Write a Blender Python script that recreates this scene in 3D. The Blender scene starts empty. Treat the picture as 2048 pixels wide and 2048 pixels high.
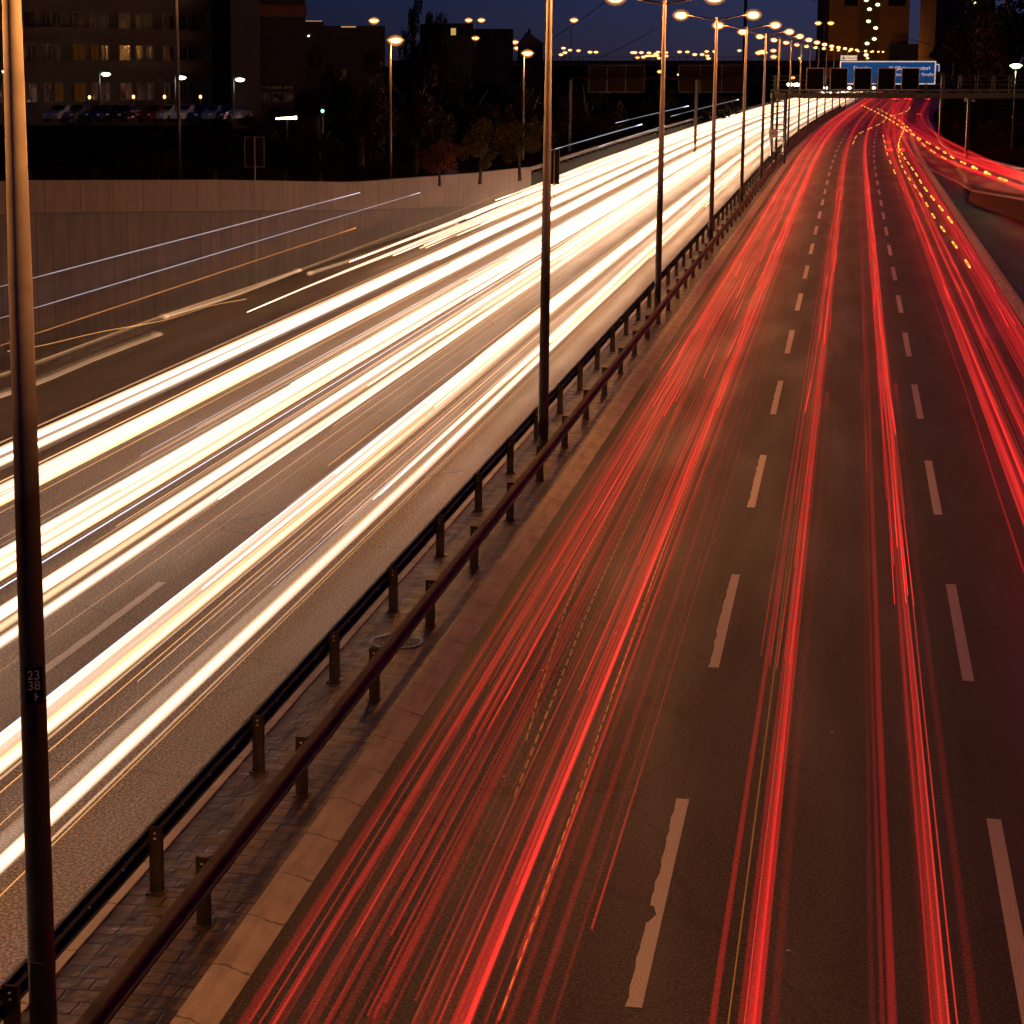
import bpy, bmesh, math, random
from mathutils import Vector, Matrix
R = math.radians
random.seed(7)
scene = bpy.context.scene
COL = scene.collection

# ------------------------------------------------------------------ camera
F, PX, PY, H = 4500.0, 760.0, 1024.0, 8.8
PITCH, YAW = math.atan(899 / 4500.0), math.atan(0.2072)
cam_d = bpy.data.cameras.new('camera')
cam = bpy.data.objects.new('camera', cam_d); COL.objects.link(cam)
cam.location = (0, 0, H)
cam.rotation_euler = (math.pi / 2 - PITCH, 0, YAW)
cam_d.sensor_width = 36; cam_d.lens = 36 * F / 2048
cam_d.shift_x = (1024 - PX) / 2048
cam_d.clip_end = 6000; cam_d.clip_start = 0.1
scene.camera = cam

# ------------------------------------------------------------------ world: dusk sky
world = bpy.data.worlds.new('World'); scene.world = world; world.use_nodes = True
wn = world.node_tree; wn.nodes.clear()
sky = wn.nodes.new('ShaderNodeTexSky'); sky.sky_type = 'NISHITA'; sky.sun_disc = False
sky.sun_elevation = R(2.0); sky.sun_rotation = R(0); sky.altitude = 50
sky.air_density = 1.0; sky.dust_density = 1.0; sky.ozone_density = 10.0
bg = wn.nodes.new('ShaderNodeBackground'); bg.inputs[1].default_value = 0.037
wo = wn.nodes.new('ShaderNodeOutputWorld')
tn = wn.nodes.new('ShaderNodeMix'); tn.data_type = 'RGBA'; tn.blend_type = 'MULTIPLY'; tn.inputs[0].default_value = 1
tn.inputs[7].default_value = (.27, .42, 1.1, 1)            # city haze tints the dusk sky violet
wn.links.new(sky.outputs[0], tn.inputs[6]); wn.links.new(tn.outputs[2], bg.inputs[0]); wn.links.new(bg.outputs[0], wo.inputs[0])

scene.view_settings.view_transform = 'Standard'
scene.view_settings.look = 'None'
scene.view_settings.exposure = 0.0
cy = scene.cycles
cy.use_denoising = True
cy.max_bounces = 5; cy.diffuse_bounces = 2; cy.glossy_bounces = 2
cy.transparent_max_bounces = 96; cy.transmission_bounces = 2; cy.volume_bounces = 0
cy.caustics_reflective = False; cy.caustics_refractive = False
cy.sample_clamp_indirect = 2.0
cy.use_light_tree = True

# ------------------------------------------------------------------ measuring helpers
_cp, _sp, _cyw, _syw = math.cos(PITCH), math.sin(PITCH), math.cos(YAW), math.sin(YAW)
FWD = Vector((-_syw * _cp, _cyw * _cp, -_sp))
RGT = Vector((_cyw, _syw, 0)); UP = RGT.cross(FWD)
CAM = Vector((0, 0, H))
def ray(px, py): return FWD + RGT * ((px - PX) / F) + UP * ((PY - py) / F)
def at(px, py, z=0.0):
    d = ray(px, py); return CAM + d * ((z - H) / d.z)
def atd(px, py, dist): return CAM + ray(px, py) * dist      # dist = depth

# ------------------------------------------------------------------ road alignment
S0, RC, S1 = 180.0, 7000.0, 400.0
def road(s, t, z=0.0):
    t = t * .979 + .356
    if s <= S0: x, h = 0.0, 0.0
    elif s <= S1: x, h = (s - S0) ** 2 / (2 * RC), (s - S0) / RC
    else:
        h = (S1 - S0) / RC; x = (S1 - S0) ** 2 / (2 * RC) + h * (s - S1)
    zz = 0.0 if s < 300 else (s - 300) ** 2 / 180000.0
    c, sn = math.cos(h), math.sin(h)
    return Vector((x + t * c, s - t * sn, zz + z))
def heading(s): return 0.0 if s <= S0 else (min(s, S1) - S0) / RC

# ------------------------------------------------------------------ object helpers
def tag(o, label=None, cat=None, group=None, kind=None):
    if label: o['label'] = label
    if cat: o['category'] = cat
    if group: o['group'] = group
    if kind: o['kind'] = kind
    return o
def empty(name, loc=(0, 0, 0), rz=0.0, label=None, cat=None, group=None):
    o = bpy.data.objects.new(name, None); COL.objects.link(o)
    o.location = loc; o.rotation_euler = (0, 0, rz); o.empty_display_size = .3
    return tag(o, label, cat, group)
def link(name, me, mat, parent=None):
    if mat and not me.materials: me.materials.append(mat)
    o = bpy.data.objects.new(name, me); COL.objects.link(o)
    if parent: o.parent = parent
    return o
class MB:
    def __init__(s): s.v = []; s.f = []; s.uv = []; s.smooth = False
    def quad(s, a, b, c, d, uv=None):
        n = len(s.v); s.v += [tuple(a), tuple(b), tuple(c), tuple(d)]; s.f.append((n, n+1, n+2, n+3))
        s.uv.append(uv or ((0, 0), (1, 0), (1, 1), (0, 1)))
    def box(s, x0, x1, y0, y1, z0, z1, M=None):
        P = [Vector(p) for p in ((x0,y0,z0),(x1,y0,z0),(x1,y1,z0),(x0,y1,z0),(x0,y0,z1),(x1,y0,z1),(x1,y1,z1),(x0,y1,z1))]
        if M: P = [M @ p for p in P]
        n = len(s.v); s.v += [tuple(p) for p in P]
        for q in ((3,2,1,0),(4,5,6,7),(0,1,5,4),(1,2,6,5),(2,3,7,6),(3,0,4,7)):
            s.f.append(tuple(n + i for i in q)); s.uv.append(((0,0),(1,0),(1,1),(0,1)))
        return s
    def tube(s, pts, rad, n=8, caps=True):
        pts = [Vector(p) for p in pts]; rr = rad if isinstance(rad, (list, tuple)) else [rad] * len(pts)
        base = len(s.v)
        for i, p in enumerate(pts):
            d = (pts[min(i+1, len(pts)-1)] - pts[max(i-1, 0)]).normalized()
            a = d.cross(Vector((0, 0, 1)))
            if a.length < 1e-3: a = Vector((1, 0, 0))
            a.normalize(); b = a.cross(d)
            for k in range(n):
                an = 2 * math.pi * k / n
                s.v.append(tuple(p + (a * math.cos(an) + b * math.sin(an)) * rr[i]))
        for i in range(len(pts) - 1):
            for k in range(n):
                q = (base+i*n+k, base+i*n+(k+1) % n, base+(i+1)*n+(k+1) % n, base+(i+1)*n+k)
                s.f.append(q); s.uv.append(((k/n, i), ((k+1)/n, i), ((k+1)/n, i+1), (k/n, i+1)))
        if caps:
            s.f.append(tuple(base + k for k in range(n))[::-1]); s.uv.append(tuple((0, 0) for _ in range(n)))
            e = base + (len(pts)-1)*n
            s.f.append(tuple(e + k for k in range(n))); s.uv.append(tuple((0, 0) for _ in range(n)))
        return s
    def lathe(s, prof, n=16, M=None, sx=1, sy=1):
        base = len(s.v)
        for r, z in prof:
            for k in range(n):
                an = 2*math.pi*k/n; p = Vector((r*math.cos(an)*sx, r*math.sin(an)*sy, z))
                s.v.append(tuple(M @ p if M else p))
        for i in range(len(prof)-1):
            for k in range(n):
                s.f.append((base+i*n+k, base+i*n+(k+1) % n, base+(i+1)*n+(k+1) % n, base+(i+1)*n+k))
                s.uv.append(((0,0),(1,0),(1,1),(0,1)))
        return s
    def mesh(s, name, mat, smooth=False):
        me = bpy.data.meshes.new(name); me.from_pydata(s.v, [], s.f)
        ul = me.uv_layers.new(name='st'); i = 0
        for uvs in s.uv:
            for u in uvs: ul.data[i].uv = u; i += 1
        if smooth: me.polygons.foreach_set('use_smooth', [True] * len(me.polygons))
        me.materials.append(mat); me.update()
        return me
    def build(s, name, mat, parent=None, smooth=False):
        return link(name, s.mesh(name, mat, smooth), None, parent)

def srange(a, b, near=3.0, far=10.0, brk=160.0):
    out = [a]; s = a
    while s < b - 1e-6:
        s += near if s < brk else far
        out.append(min(s, b))
    return out
def strip(prof, s0, s1, near=3.0, far=10.0, mb=None, base=road):
    """sweep a cross-section [(t, z)...] along the road"""
    mb = mb or MB(); ss = srange(s0, s1, near, far)
    for i in range(len(ss)-1):
        for j in range(len(prof)-1):
            (ta, za), (tb, zb) = prof[j], prof[j+1]
            mb.quad(base(ss[i], ta, za), base(ss[i], tb, zb), base(ss[i+1], tb, zb), base(ss[i+1], ta, za),
                    ((ta, ss[i]), (tb, ss[i]), (tb, ss[i+1]), (ta, ss[i+1])))
    return mb

# ------------------------------------------------------------------ materials
def mat(name):
    m = bpy.data.materials.new(name); m.use_nodes = True
    nt = m.node_tree; nt.nodes.clear()
    out = nt.nodes.new('ShaderNodeOutputMaterial'); b = nt.nodes.new('ShaderNodeBsdfPrincipled')
    nt.links.new(b.outputs[0], out.inputs[0])
    return m, nt, b
def N(nt, typ, **kw):
    n = nt.nodes.new(typ)
    for k, v in kw.items():
        if k in n.inputs.keys(): n.inputs[k].default_value = v
        else: setattr(n, k, v)
    return n
def noise(nt, vec, scale, detail=4, rough=.55):
    n = N(nt, 'ShaderNodeTexNoise', Scale=scale, Detail=detail, Roughness=rough)
    nt.links.new(vec, n.inputs['Vector']); return n.outputs['Fac']
def ramp(nt, fac, stops):
    n = nt.nodes.new('ShaderNodeValToRGB'); e = n.color_ramp.elements
    while len(e) < len(stops): e.new(.5)
    for el, (p, c) in zip(e, stops):
        el.position = p; el.color = (c[0], c[1], c[2], 1) if not isinstance(c, (int, float)) else (c, c, c, 1)
    nt.links.new(fac, n.inputs[0]); return n.outputs[0]
def mul(nt, a, b, fac=1.0):
    n = N(nt, 'ShaderNodeMix', data_type='RGBA', blend_type='MULTIPLY'); n.inputs[0].default_value = fac
    nt.links.new(a, n.inputs[6]); nt.links.new(b, n.inputs[7]); return n.outputs[2]
def bump(nt, b, h, strength=.3, dist=.01):
    n = N(nt, 'ShaderNodeBump', Strength=strength, Distance=dist)
    nt.links.new(h, n.inputs['Height']); nt.links.new(n.outputs[0], b.inputs['Normal'])
def uvout(nt, scale=(1, 1, 1)):
    u = N(nt, 'ShaderNodeUVMap', uv_map='st'); mp = N(nt, 'ShaderNodeMapping'); mp.inputs['Scale'].default_value = scale
    nt.links.new(u.outputs[0], mp.inputs[0]); return mp.outputs[0]
def objout(nt, scale=(1, 1, 1)):
    u = N(nt, 'ShaderNodeTexCoord'); mp = N(nt, 'ShaderNodeMapping'); mp.inputs['Scale'].default_value = scale
    nt.links.new(u.outputs['Object'], mp.inputs[0]); return mp.outputs[0]

def m_plain(name, col, rough=.6, metal=0.0, var=.35, scale=3.0, bmp=.15):
    m, nt, b = mat(name); o = objout(nt)
    n1 = noise(nt, o, scale, 6)
    c = ramp(nt, n1, [(.3, [x * (1 - var) for x in col]), (.7, [min(1, x * (1 + var * .6)) for x in col])])
    nt.links.new(c, b.inputs['Base Color'])
    r = ramp(nt, noise(nt, o, scale * 4, 3), [(.3, max(0, rough - .12)), (.7, min(1, rough + .12))])
    nt.links.new(r, b.inputs['Roughness']); b.inputs['Metallic'].default_value = metal
    if bmp: bump(nt, b, noise(nt, o, scale * 12, 3), bmp, .01)
    return m
def m_asphalt(name, base=.05, grain=.5, tint=(1, .97, .93), rough=.55):
    m, nt, b = mat(name); u = uvout(nt)
    fine = noise(nt, u, 25, 3, .85); mid = noise(nt, u, 9, 5); big = noise(nt, uvout(nt, (1, .12, 1)), .9, 4)
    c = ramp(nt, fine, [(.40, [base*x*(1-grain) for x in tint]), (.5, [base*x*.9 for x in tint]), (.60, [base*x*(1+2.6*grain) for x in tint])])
    c = mul(nt, c, ramp(nt, mid, [(.3, .88), (.7, 1.1)])); c = mul(nt, c, ramp(nt, big, [(.3, .9), (.7, 1.1)]))
    track = noise(nt, uvout(nt, (1.6, .006, 1)), 1.0, 5, .7)          # wear running along the lanes
    c = mul(nt, c, ramp(nt, track, [(.35, .72), (.5, 1.0), (.65, 1.2)]))
    ck = N(nt, 'ShaderNodeTexVoronoi', Scale=.22, feature='DISTANCE_TO_EDGE')
    wv = N(nt, 'ShaderNodeTexNoise', Scale=1.5, Detail=4); nt.links.new(u, wv.inputs['Vector'])
    wm_ = N(nt, 'ShaderNodeMix', data_type='VECTOR'); wm_.inputs[0].default_value = .35; nt.links.new(u, wm_.inputs[4]); nt.links.new(wv.outputs['Color'], wm_.inputs[5])
    nt.links.new(wm_.outputs[1], ck.inputs['Vector'])
    c = mul(nt, c, ramp(nt, ck.outputs['Distance'], [(.0, .45), (.0025, .5), (.005, 1.0)]))
    # sparse pale grit
    v = N(nt, 'ShaderNodeTexVoronoi', Scale=1.3); nt.links.new(u, v.inputs['Vector'])
    sp = ramp(nt, v.outputs['Distance'], [(.0, 1.0), (.022, 1.0), (.03, 0.0)])
    mx = N(nt, 'ShaderNodeMix', data_type='RGBA'); nt.links.new(sp, mx.inputs[0]); nt.links.new(c, mx.inputs[6]); mx.inputs[7].default_value = (.5, .46, .42, 1)
    nt.links.new(mx.outputs[2], b.inputs['Base Color'])
    nt.links.new(ramp(nt, big, [(.3, rough - .1), (.7, rough + .12)]), b.inputs['Roughness'])
    bump(nt, b, fine, .55, .012)
    return m
M = {}
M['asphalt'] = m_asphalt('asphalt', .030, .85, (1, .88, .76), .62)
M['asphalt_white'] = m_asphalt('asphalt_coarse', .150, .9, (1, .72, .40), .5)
M['asphalt_gore'] = m_asphalt('asphalt_gore', .032, .7, (1, .9, .8))

def m_kerb():
    m, nt, b = mat('kerb_concrete'); u = uvout(nt)
    w = noise(nt, u, 1.3, 5); fine = noise(nt, u, 40, 4)
    c = ramp(nt, w, [(.25, (.38, .34, .33)), (.7, (.55, .50, .48))]); c = mul(nt, c, ramp(nt, fine, [(.3, .8), (.7, 1.1)]))
    # wavy joints every 1.3 m
    sep = N(nt, 'ShaderNodeSeparateXYZ'); nt.links.new(u, sep.inputs[0])
    def math_(op, a, bb=None):
        n = N(nt, 'ShaderNodeMath', operation=op)
        for i, q in enumerate((a, bb)):
            if q is None: continue
            if isinstance(q, (int, float)): n.inputs[i].default_value = q
            else: nt.links.new(q, n.inputs[i])
        return n.outputs[0]
    wob = math_('MULTIPLY', math_('SUBTRACT', noise(nt, u, 4.0, 2), .5), .22)
    y = math_('ADD', sep.outputs['Y'], wob)
    fr = math_('FRACT', math_('DIVIDE', y, 1.3)); d = math_('ABSOLUTE', math_('SUBTRACT', fr, .5))
    j = ramp(nt, d, [(.0, .4), (.010, .4), (.016, 1.0)])
    c = mul(nt, c, j)
    st = ramp(nt, noise(nt, uvout(nt, (4, .5, 1)), 1.5, 4), [(.35, .72), (.6, 1.0)]); c = mul(nt, c, st)
    nt.links.new(c, b.inputs['Base Color']); b.inputs['Roughness'].default_value = .75
    bump(nt, b, fine, .3, .01); return m
M['kerb'] = m_kerb()
def m_pavers():
    m, nt, b = mat('median_slabs'); u = uvout(nt)
    wob = N(nt, 'ShaderNodeTexNoise', Scale=1.7, Detail=2); nt.links.new(u, wob.inputs['Vector'])
    mx = N(nt, 'ShaderNodeMix', data_type='VECTOR'); mx.inputs[0].default_value = .07
    nt.links.new(u, mx.inputs[4]); nt.links.new(wob.outputs['Color'], mx.inputs[5])
    br = N(nt, 'ShaderNodeTexBrick', Scale=1.0); br.offset = .5
    br.inputs['Brick Width'].default_value = .40; br.inputs['Row Height'].default_value = .26
    br.inputs['Mortar Size'].default_value = .014; br.inputs['Mortar Smooth'].default_value = .3
    br.inputs['Color1'].default_value = (.15, .105, .055, 1); br.inputs['Color2'].default_value = (.07, .052, .034, 1)
    br.inputs['Mortar'].default_value = (.008, .007, .006, 1)
    nt.links.new(mx.outputs[1], br.inputs['Vector'])
    big = noise(nt, u, 1.1, 5)
    c = mul(nt, br.outputs['Color'], ramp(nt, big, [(.3, .45), (.65, 1.25)]))
    c = mul(nt, c, ramp(nt, noise(nt, u, 30, 4), [(.3, .75), (.7, 1.15)]))
    nt.links.new(c, b.inputs['Base Color'])
    nt.links.new(ramp(nt, noise(nt, u, 3.0, 4), [(.3, .32), (.7, .6)]), b.inputs['Roughness'])
    h = N(nt, 'ShaderNodeMath', operation='MULTIPLY_ADD'); nt.links.new(br.outputs['Fac'], h.inputs[0]); h.inputs[1].default_value = -1.0
    nt.links.new(noise(nt, u, 5, 3), h.inputs[2])
    h2 = N(nt, 'ShaderNodeMath', operation='MULTIPLY_ADD'); nt.links.new(br.outputs['Color'], h2.inputs[0]); h2.inputs[1].default_value = 4.0; nt.links.new(h.outputs[0], h2.inputs[2])
    bump(nt, b, h2.outputs[0], .8, .03); return m
M['pavers'] = m_pavers()
def m_paint():
    m, nt, b = mat('road_paint'); u = uvout(nt)
    n = noise(nt, u, 45, 4, .8)
    c = ramp(nt, n, [(.38, (.22, .20, .18)), (.5, (.62, .58, .54)), (.7, (.75, .71, .66))])
    nt.links.new(c, b.inputs['Base Color']); b.inputs['Roughness'].default_value = .5
    bump(nt, b, n, .4, .01); return m
M['paint'] = m_paint()
def m_wall(name, panel, jw=.02, col=(.26, .21, .17)):
    m, nt, b = mat(name); u = uvout(nt)
    br = N(nt, 'ShaderNodeTexBrick', Scale=1.0); br.offset = 0
    br.inputs['Brick Width'].default_value = panel; br.inputs['Row Height'].default_value = 40
    br.inputs['Mortar Size'].default_value = jw; br.inputs['Mortar Smooth'].default_value = .2
    br.inputs['Color1'].default_value = (*col, 1); br.inputs['Color2'].default_value = (*[x*.8 for x in col], 1)
    br.inputs['Mortar'].default_value = (*[x*.22 for x in col], 1); nt.links.new(u, br.inputs['Vector'])
    streak = noise(nt, uvout(nt, (1.1, .22, 1)), 1.4, 7, .7)
    c = mul(nt, br.outputs['Color'], ramp(nt, streak, [(.3, .6), (.62, 1.08)]))
    c = mul(nt, c, ramp(nt, noise(nt, u, 1.1, 6), [(.3, .7), (.7, 1.15)]))
    nt.links.new(c, b.inputs['Base Color']); b.inputs['Roughness'].default_value = .85
    bump(nt, b, noise(nt, u, 20, 4), .3, .02); return m
M['wall'] = m_wall('wall_concrete', 1.4, .045, (.058, .028, .014))
M['parapet'] = m_wall('parapet_concrete', 3.1, .055, (.10, .055, .032))
M['ground'] = m_plain('earth', (.022, .017, .010), .9, 0, .5, .3)
M['ground'].node_tree.nodes['Principled BSDF'].inputs['Specular IOR Level'].default_value = 0
M['grass'] = m_plain('grass_bank', (.008, .008, .003), .9, 0, .6, 2.0, .5)
M['steel'] = m_plain('galvanised_steel', (.12, .105, .09), .6, .2, .3, 2.0)
M['rail'] = m_plain('rail_steel', (.05, .042, .034), .7, .0, .45, 1.6, .2)
M['post'] = m_plain('post_steel', (.095, .068, .04), .5, .4, .45, 4.0)
M['pole_hi'] = m_plain('pole_grey', (.42, .38, .34), .5, .1, .25, 1.5)
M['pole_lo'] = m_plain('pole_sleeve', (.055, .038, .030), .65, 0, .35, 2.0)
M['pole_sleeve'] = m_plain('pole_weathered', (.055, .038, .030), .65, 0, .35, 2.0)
def _paint_shade(m, hs):  # paints the shade below the luminaire cutoff into the shaft colour
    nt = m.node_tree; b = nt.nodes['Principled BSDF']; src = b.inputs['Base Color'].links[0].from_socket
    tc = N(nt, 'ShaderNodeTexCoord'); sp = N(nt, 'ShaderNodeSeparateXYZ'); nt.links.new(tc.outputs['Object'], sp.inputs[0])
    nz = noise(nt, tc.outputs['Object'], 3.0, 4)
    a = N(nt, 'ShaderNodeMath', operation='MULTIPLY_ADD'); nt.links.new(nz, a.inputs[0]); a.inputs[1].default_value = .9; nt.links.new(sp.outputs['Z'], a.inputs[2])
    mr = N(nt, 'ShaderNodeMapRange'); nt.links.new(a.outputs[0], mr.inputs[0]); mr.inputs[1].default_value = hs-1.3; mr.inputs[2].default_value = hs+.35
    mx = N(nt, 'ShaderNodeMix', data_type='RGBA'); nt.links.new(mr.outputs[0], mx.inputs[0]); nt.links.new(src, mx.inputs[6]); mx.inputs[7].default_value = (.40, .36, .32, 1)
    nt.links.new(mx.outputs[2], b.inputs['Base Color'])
_paint_shade(M['pole_sleeve'], 6.9)
M['pole_sleeve_low'] = m_plain('pole_weathered_low', (.055, .038, .030), .65, 0, .35, 2.0); _paint_shade(M['pole_sleeve_low'], 5.7)
M['black'] = m_plain('black_panel', (.006, .005, .0045), .5)
M['black'].node_tree.nodes['Principled BSDF'].inputs['Specular IOR Level'].default_value = .12
M['iron'] = m_plain('cast_iron', (.12, .11, .09), .25, .5, .4, 20)
M['signframe'] = m_plain('sign_frame', (.8, .72, .64), .4)
M['signback'] = m_plain('sign_back', (.016, .008, .006), .6)
M['signback'].node_tree.nodes['Principled BSDF'].inputs['Specular IOR Level'].default_value = .05
M['signblue'] = m_plain('sign_blue', (.003, .075, .40), .4, 0, .08)
M['signwhite'] = m_plain('sign_white', (.8, .78, .74), .4, 0, .06)
M['signred'] = m_plain('sign_red', (.55, .03, .02), .4, 0, .08)
M['green_steel'] = m_plain('gantry_steel', (.14, .16, .10), .5, .1)
M['dark_steel'] = m_plain('gantry_dark', (.045, .04, .035), .5, .2)
M['facade'] = m_plain('render_facade', (.030, .025, .023), .85, 0, .2, .5)
M['facade2'] = m_plain('panel_facade', (.019, .017, .018), .85, 0, .2, .5)
M['balcony'] = m_plain('balcony_front', (.022, .011, .008), .8, 0, .25, 1.0)
M['orangeband'] = m_plain('rust_band', (.12, .03, .012), .8, 0, .2, .5)
M['yellow'] = m_plain('ochre_facade', (.42, .25, .05), .85, 0, .2, .15)
M['glassdark'] = m_plain('dark_glass', (.012, .013, .016), .15, 0, .1, .5, 0)
M['winframe'] = m_plain('window_frame', (.07, .068, .065), .6)
M['bridge'] = m_plain('bridge_concrete', (.22, .11, .07), .85, 0, .3, .1)
M['bark'] = m_plain('bark', (.06, .045, .03), .9, 0, .4, 4)
def m_leaf(name, col):
    m, nt, b = mat(name); o = objout(nt)
    c = ramp(nt, noise(nt, o, 1.1, 3), [(.3, [x*.5 for x in col]), (.7, [x*1.5 for x in col])])
    nt.links.new(c, b.inputs['Base Color']); b.inputs['Roughness'].default_value = .8; b.inputs['Specular IOR Level'].default_value = .08
    return m
M['leaf'] = m_leaf('leaves_green', (.045, .033, .008))
M['leaf_rust'] = m_leaf('leaves_autumn', (.07, .02, .008))
M['leaf_dark'] = m_leaf('leaves_dark', (.018, .012, .006))
def m_emit(name, col, s):
    m, nt, b = mat(name); nt.nodes.remove(b)
    e = N(nt, 'ShaderNodeEmission', Strength=s); e.inputs[0].default_value = (*col, 1)
    nt.links.new(e.outputs[0], nt.nodes['Material Output'].inputs[0]); return m
SODIUM = (1.0, .37, .09)
M['lampcore'] = m_emit('lamp_sodium', (1, .50, .15), 6)
M['lampfar'] = m_emit('lamp_sodium_far', (1, .48, .16), 4)
M['lampwhite'] = m_emit('lamp_mercury', (1, .95, .62), 14)
M['lampgreen'] = m_emit('lamp_greenish', (.85, 1, .35), 12)
M['winlit'] = m_emit('window_lit', (1, .62, .2), .55)
M['winamber'] = m_emit('window_amber', (1, .30, .03), .03)
M['winstair'] = m_emit('stair_light', (.85, 1, .45), 3.0)
M['neon'] = m_emit('neon_strip', (1, .8, .5), 10)
M['greenlight'] = m_emit('signal_green', (.3, 1, .75), 4)
for k_, c_, e_s in (('signblue', (.006, .085, .30), .45), ('signlit', (1, .78, .62), .55)):  # slight glow of the signs stands in for returned headlight light
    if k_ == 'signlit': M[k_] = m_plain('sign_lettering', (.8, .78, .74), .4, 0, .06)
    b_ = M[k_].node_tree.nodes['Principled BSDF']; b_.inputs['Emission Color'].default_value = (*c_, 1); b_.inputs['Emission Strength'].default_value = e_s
_glow = {}
def glow(col, s, k=1.0, beam=False):
    """luminous filament: adds its light, thickness falls to nothing at its rim like a column of glowing air"""
    key = (col, round(s, 2) if s > .3 else round(s, 3), k, beam)
    if key in _glow: return _glow[key]
    m, nt, b = mat('glow'); nt.nodes.remove(b)
    g = N(nt, 'ShaderNodeNewGeometry')
    d = N(nt, 'ShaderNodeVectorMath', operation='DOT_PRODUCT'); nt.links.new(g.outputs['Normal'], d.inputs[0]); nt.links.new(g.outputs['Incoming'], d.inputs[1])
    a = N(nt, 'ShaderNodeMath', operation='ABSOLUTE'); nt.links.new(d.outputs['Value'], a.inputs[0])
    p = N(nt, 'ShaderNodeMath', operation='POWER'); nt.links.new(a.outputs[0], p.inputs[0]); p.inputs[1].default_value = k
    q = N(nt, 'ShaderNodeMath', operation='MULTIPLY'); nt.links.new(p.outputs[0], q.inputs[0]); q.inputs[1].default_value = s
    if beam:        # vehicle lamps throw their light along the road, little of it sideways
        dd = N(nt, 'ShaderNodeVectorMath', operation='DOT_PRODUCT'); nt.links.new(g.outputs['Incoming'], dd.inputs[0]); dd.inputs[1].default_value = (0, -1, 0)
        mx_ = N(nt, 'ShaderNodeMath', operation='MAXIMUM'); nt.links.new(dd.outputs['Value'], mx_.inputs[0]); mx_.inputs[1].default_value = 0
        pw = N(nt, 'ShaderNodeMath', operation='POWER'); nt.links.new(mx_.outputs[0], pw.inputs[0]); pw.inputs[1].default_value = 2.0
        ma = N(nt, 'ShaderNodeMath', operation='MULTIPLY_ADD'); nt.links.new(pw.outputs[0], ma.inputs[0]); ma.inputs[1].default_value = .95; ma.inputs[2].default_value = .10
        q2 = N(nt, 'ShaderNodeMath', operation='MULTIPLY'); nt.links.new(q.outputs[0], q2.inputs[0]); nt.links.new(ma.outputs[0], q2.inputs[1]); q = q2
    e = N(nt, 'ShaderNodeEmission'); e.inputs[0].default_value = (*col, 1); nt.links.new(q.outputs[0], e.inputs[1])
    t = N(nt, 'ShaderNodeBsdfTransparent'); ad = N(nt, 'ShaderNodeAddShader')
    nt.links.new(e.outputs[0], ad.inputs[0]); nt.links.new(t.outputs[0], ad.inputs[1])
    nt.links.new(ad.outputs[0], nt.nodes['Material Output'].inputs[0])
    _glow[key] = m; return m

# ================================================================== SETTING
g = MB(); g.quad((-3000, -300, -.25), (3000, -300, -.25), (3000, 5000, -.25), (-3000, 5000, -.25), ((0,0),(6000,0),(6000,5000),(0,5000)))
tag(g.build('ground', M['ground']), kind='structure')
tag(strip([(-5.94, 0), (-2, .0), (2, .0), (5.74, 0)], 4, 1100).build('road', M['asphalt']), kind='structure')
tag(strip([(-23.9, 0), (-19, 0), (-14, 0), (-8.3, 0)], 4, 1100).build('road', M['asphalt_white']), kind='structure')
tag(strip([(-7.8, .075), (-7.1, .085), (-6.35, .075)], 4, 1100).build('median_strip', M['pavers']), kind='structure')
tag(strip([(-6.35, .07), (-6.345, .085), (-6.22, .075), (-6.08, .03), (-6.0, .008), (-5.94, .006), (-5.935, -.02)], 4, 1100).build('kerb', M['kerb']), kind='structure')
tag(strip([(-8.305, -.02), (-8.3, .006), (-8.2, .01), (-8.05, .05), (-7.95, .085), (-7.8, .09), (-7.795, .06)], 4, 1100).build('kerb', M['kerb']), kind='structure')
tag(strip([(5.735, -.02), (5.74, .008), (5.85, .02), (6.05, .08), (6.2, .09), (6.2, -.02)], 4, 290).build('kerb', M['kerb']), kind='structure')

# lane markings
def dash_field(t, s0, n, w=.14, ragged=False):
    mb = MB()
    for i in range(n):
        a = s0 + 12.5 * i; b_ = a + 6.3
        k = 26 if a < 60 else 3
        for j in range(k):
            u0, u1 = a + (b_-a)*j/k, a + (b_-a)*(j+1)/k
            l0 = l1 = 0
            if ragged and a < 60:
                rr = random.Random(int(a*10)+j); rq = random.Random(int(a*10)+j+1)
                l0, l1 = rr.uniform(0, .03), rq.uniform(0, .03)
                if a < 25 and j in (9, 10): l0 = .10 if j == 10 else .03; l1 = .10 if j == 9 else .05
            mb.quad(road(u0, t-w/2+l0, .005), road(u0, t+w/2, .005), road(u1, t+w/2, .005), road(u1, t-w/2+l1, .005),
                    ((t, u0), (t+w, u0), (t+w, u1), (t, u1)))
    return mb
for t_, s_, rg in ((-2.11, 20.1, True), (1.64, 20.1, False), (-11.97, 30.0, True)):
    o = dash_field(t_, s_, 36 if t_ > -10 else 1, .17, rg).build('lane_marking', M['paint']); tag(o, kind='structure')

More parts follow.
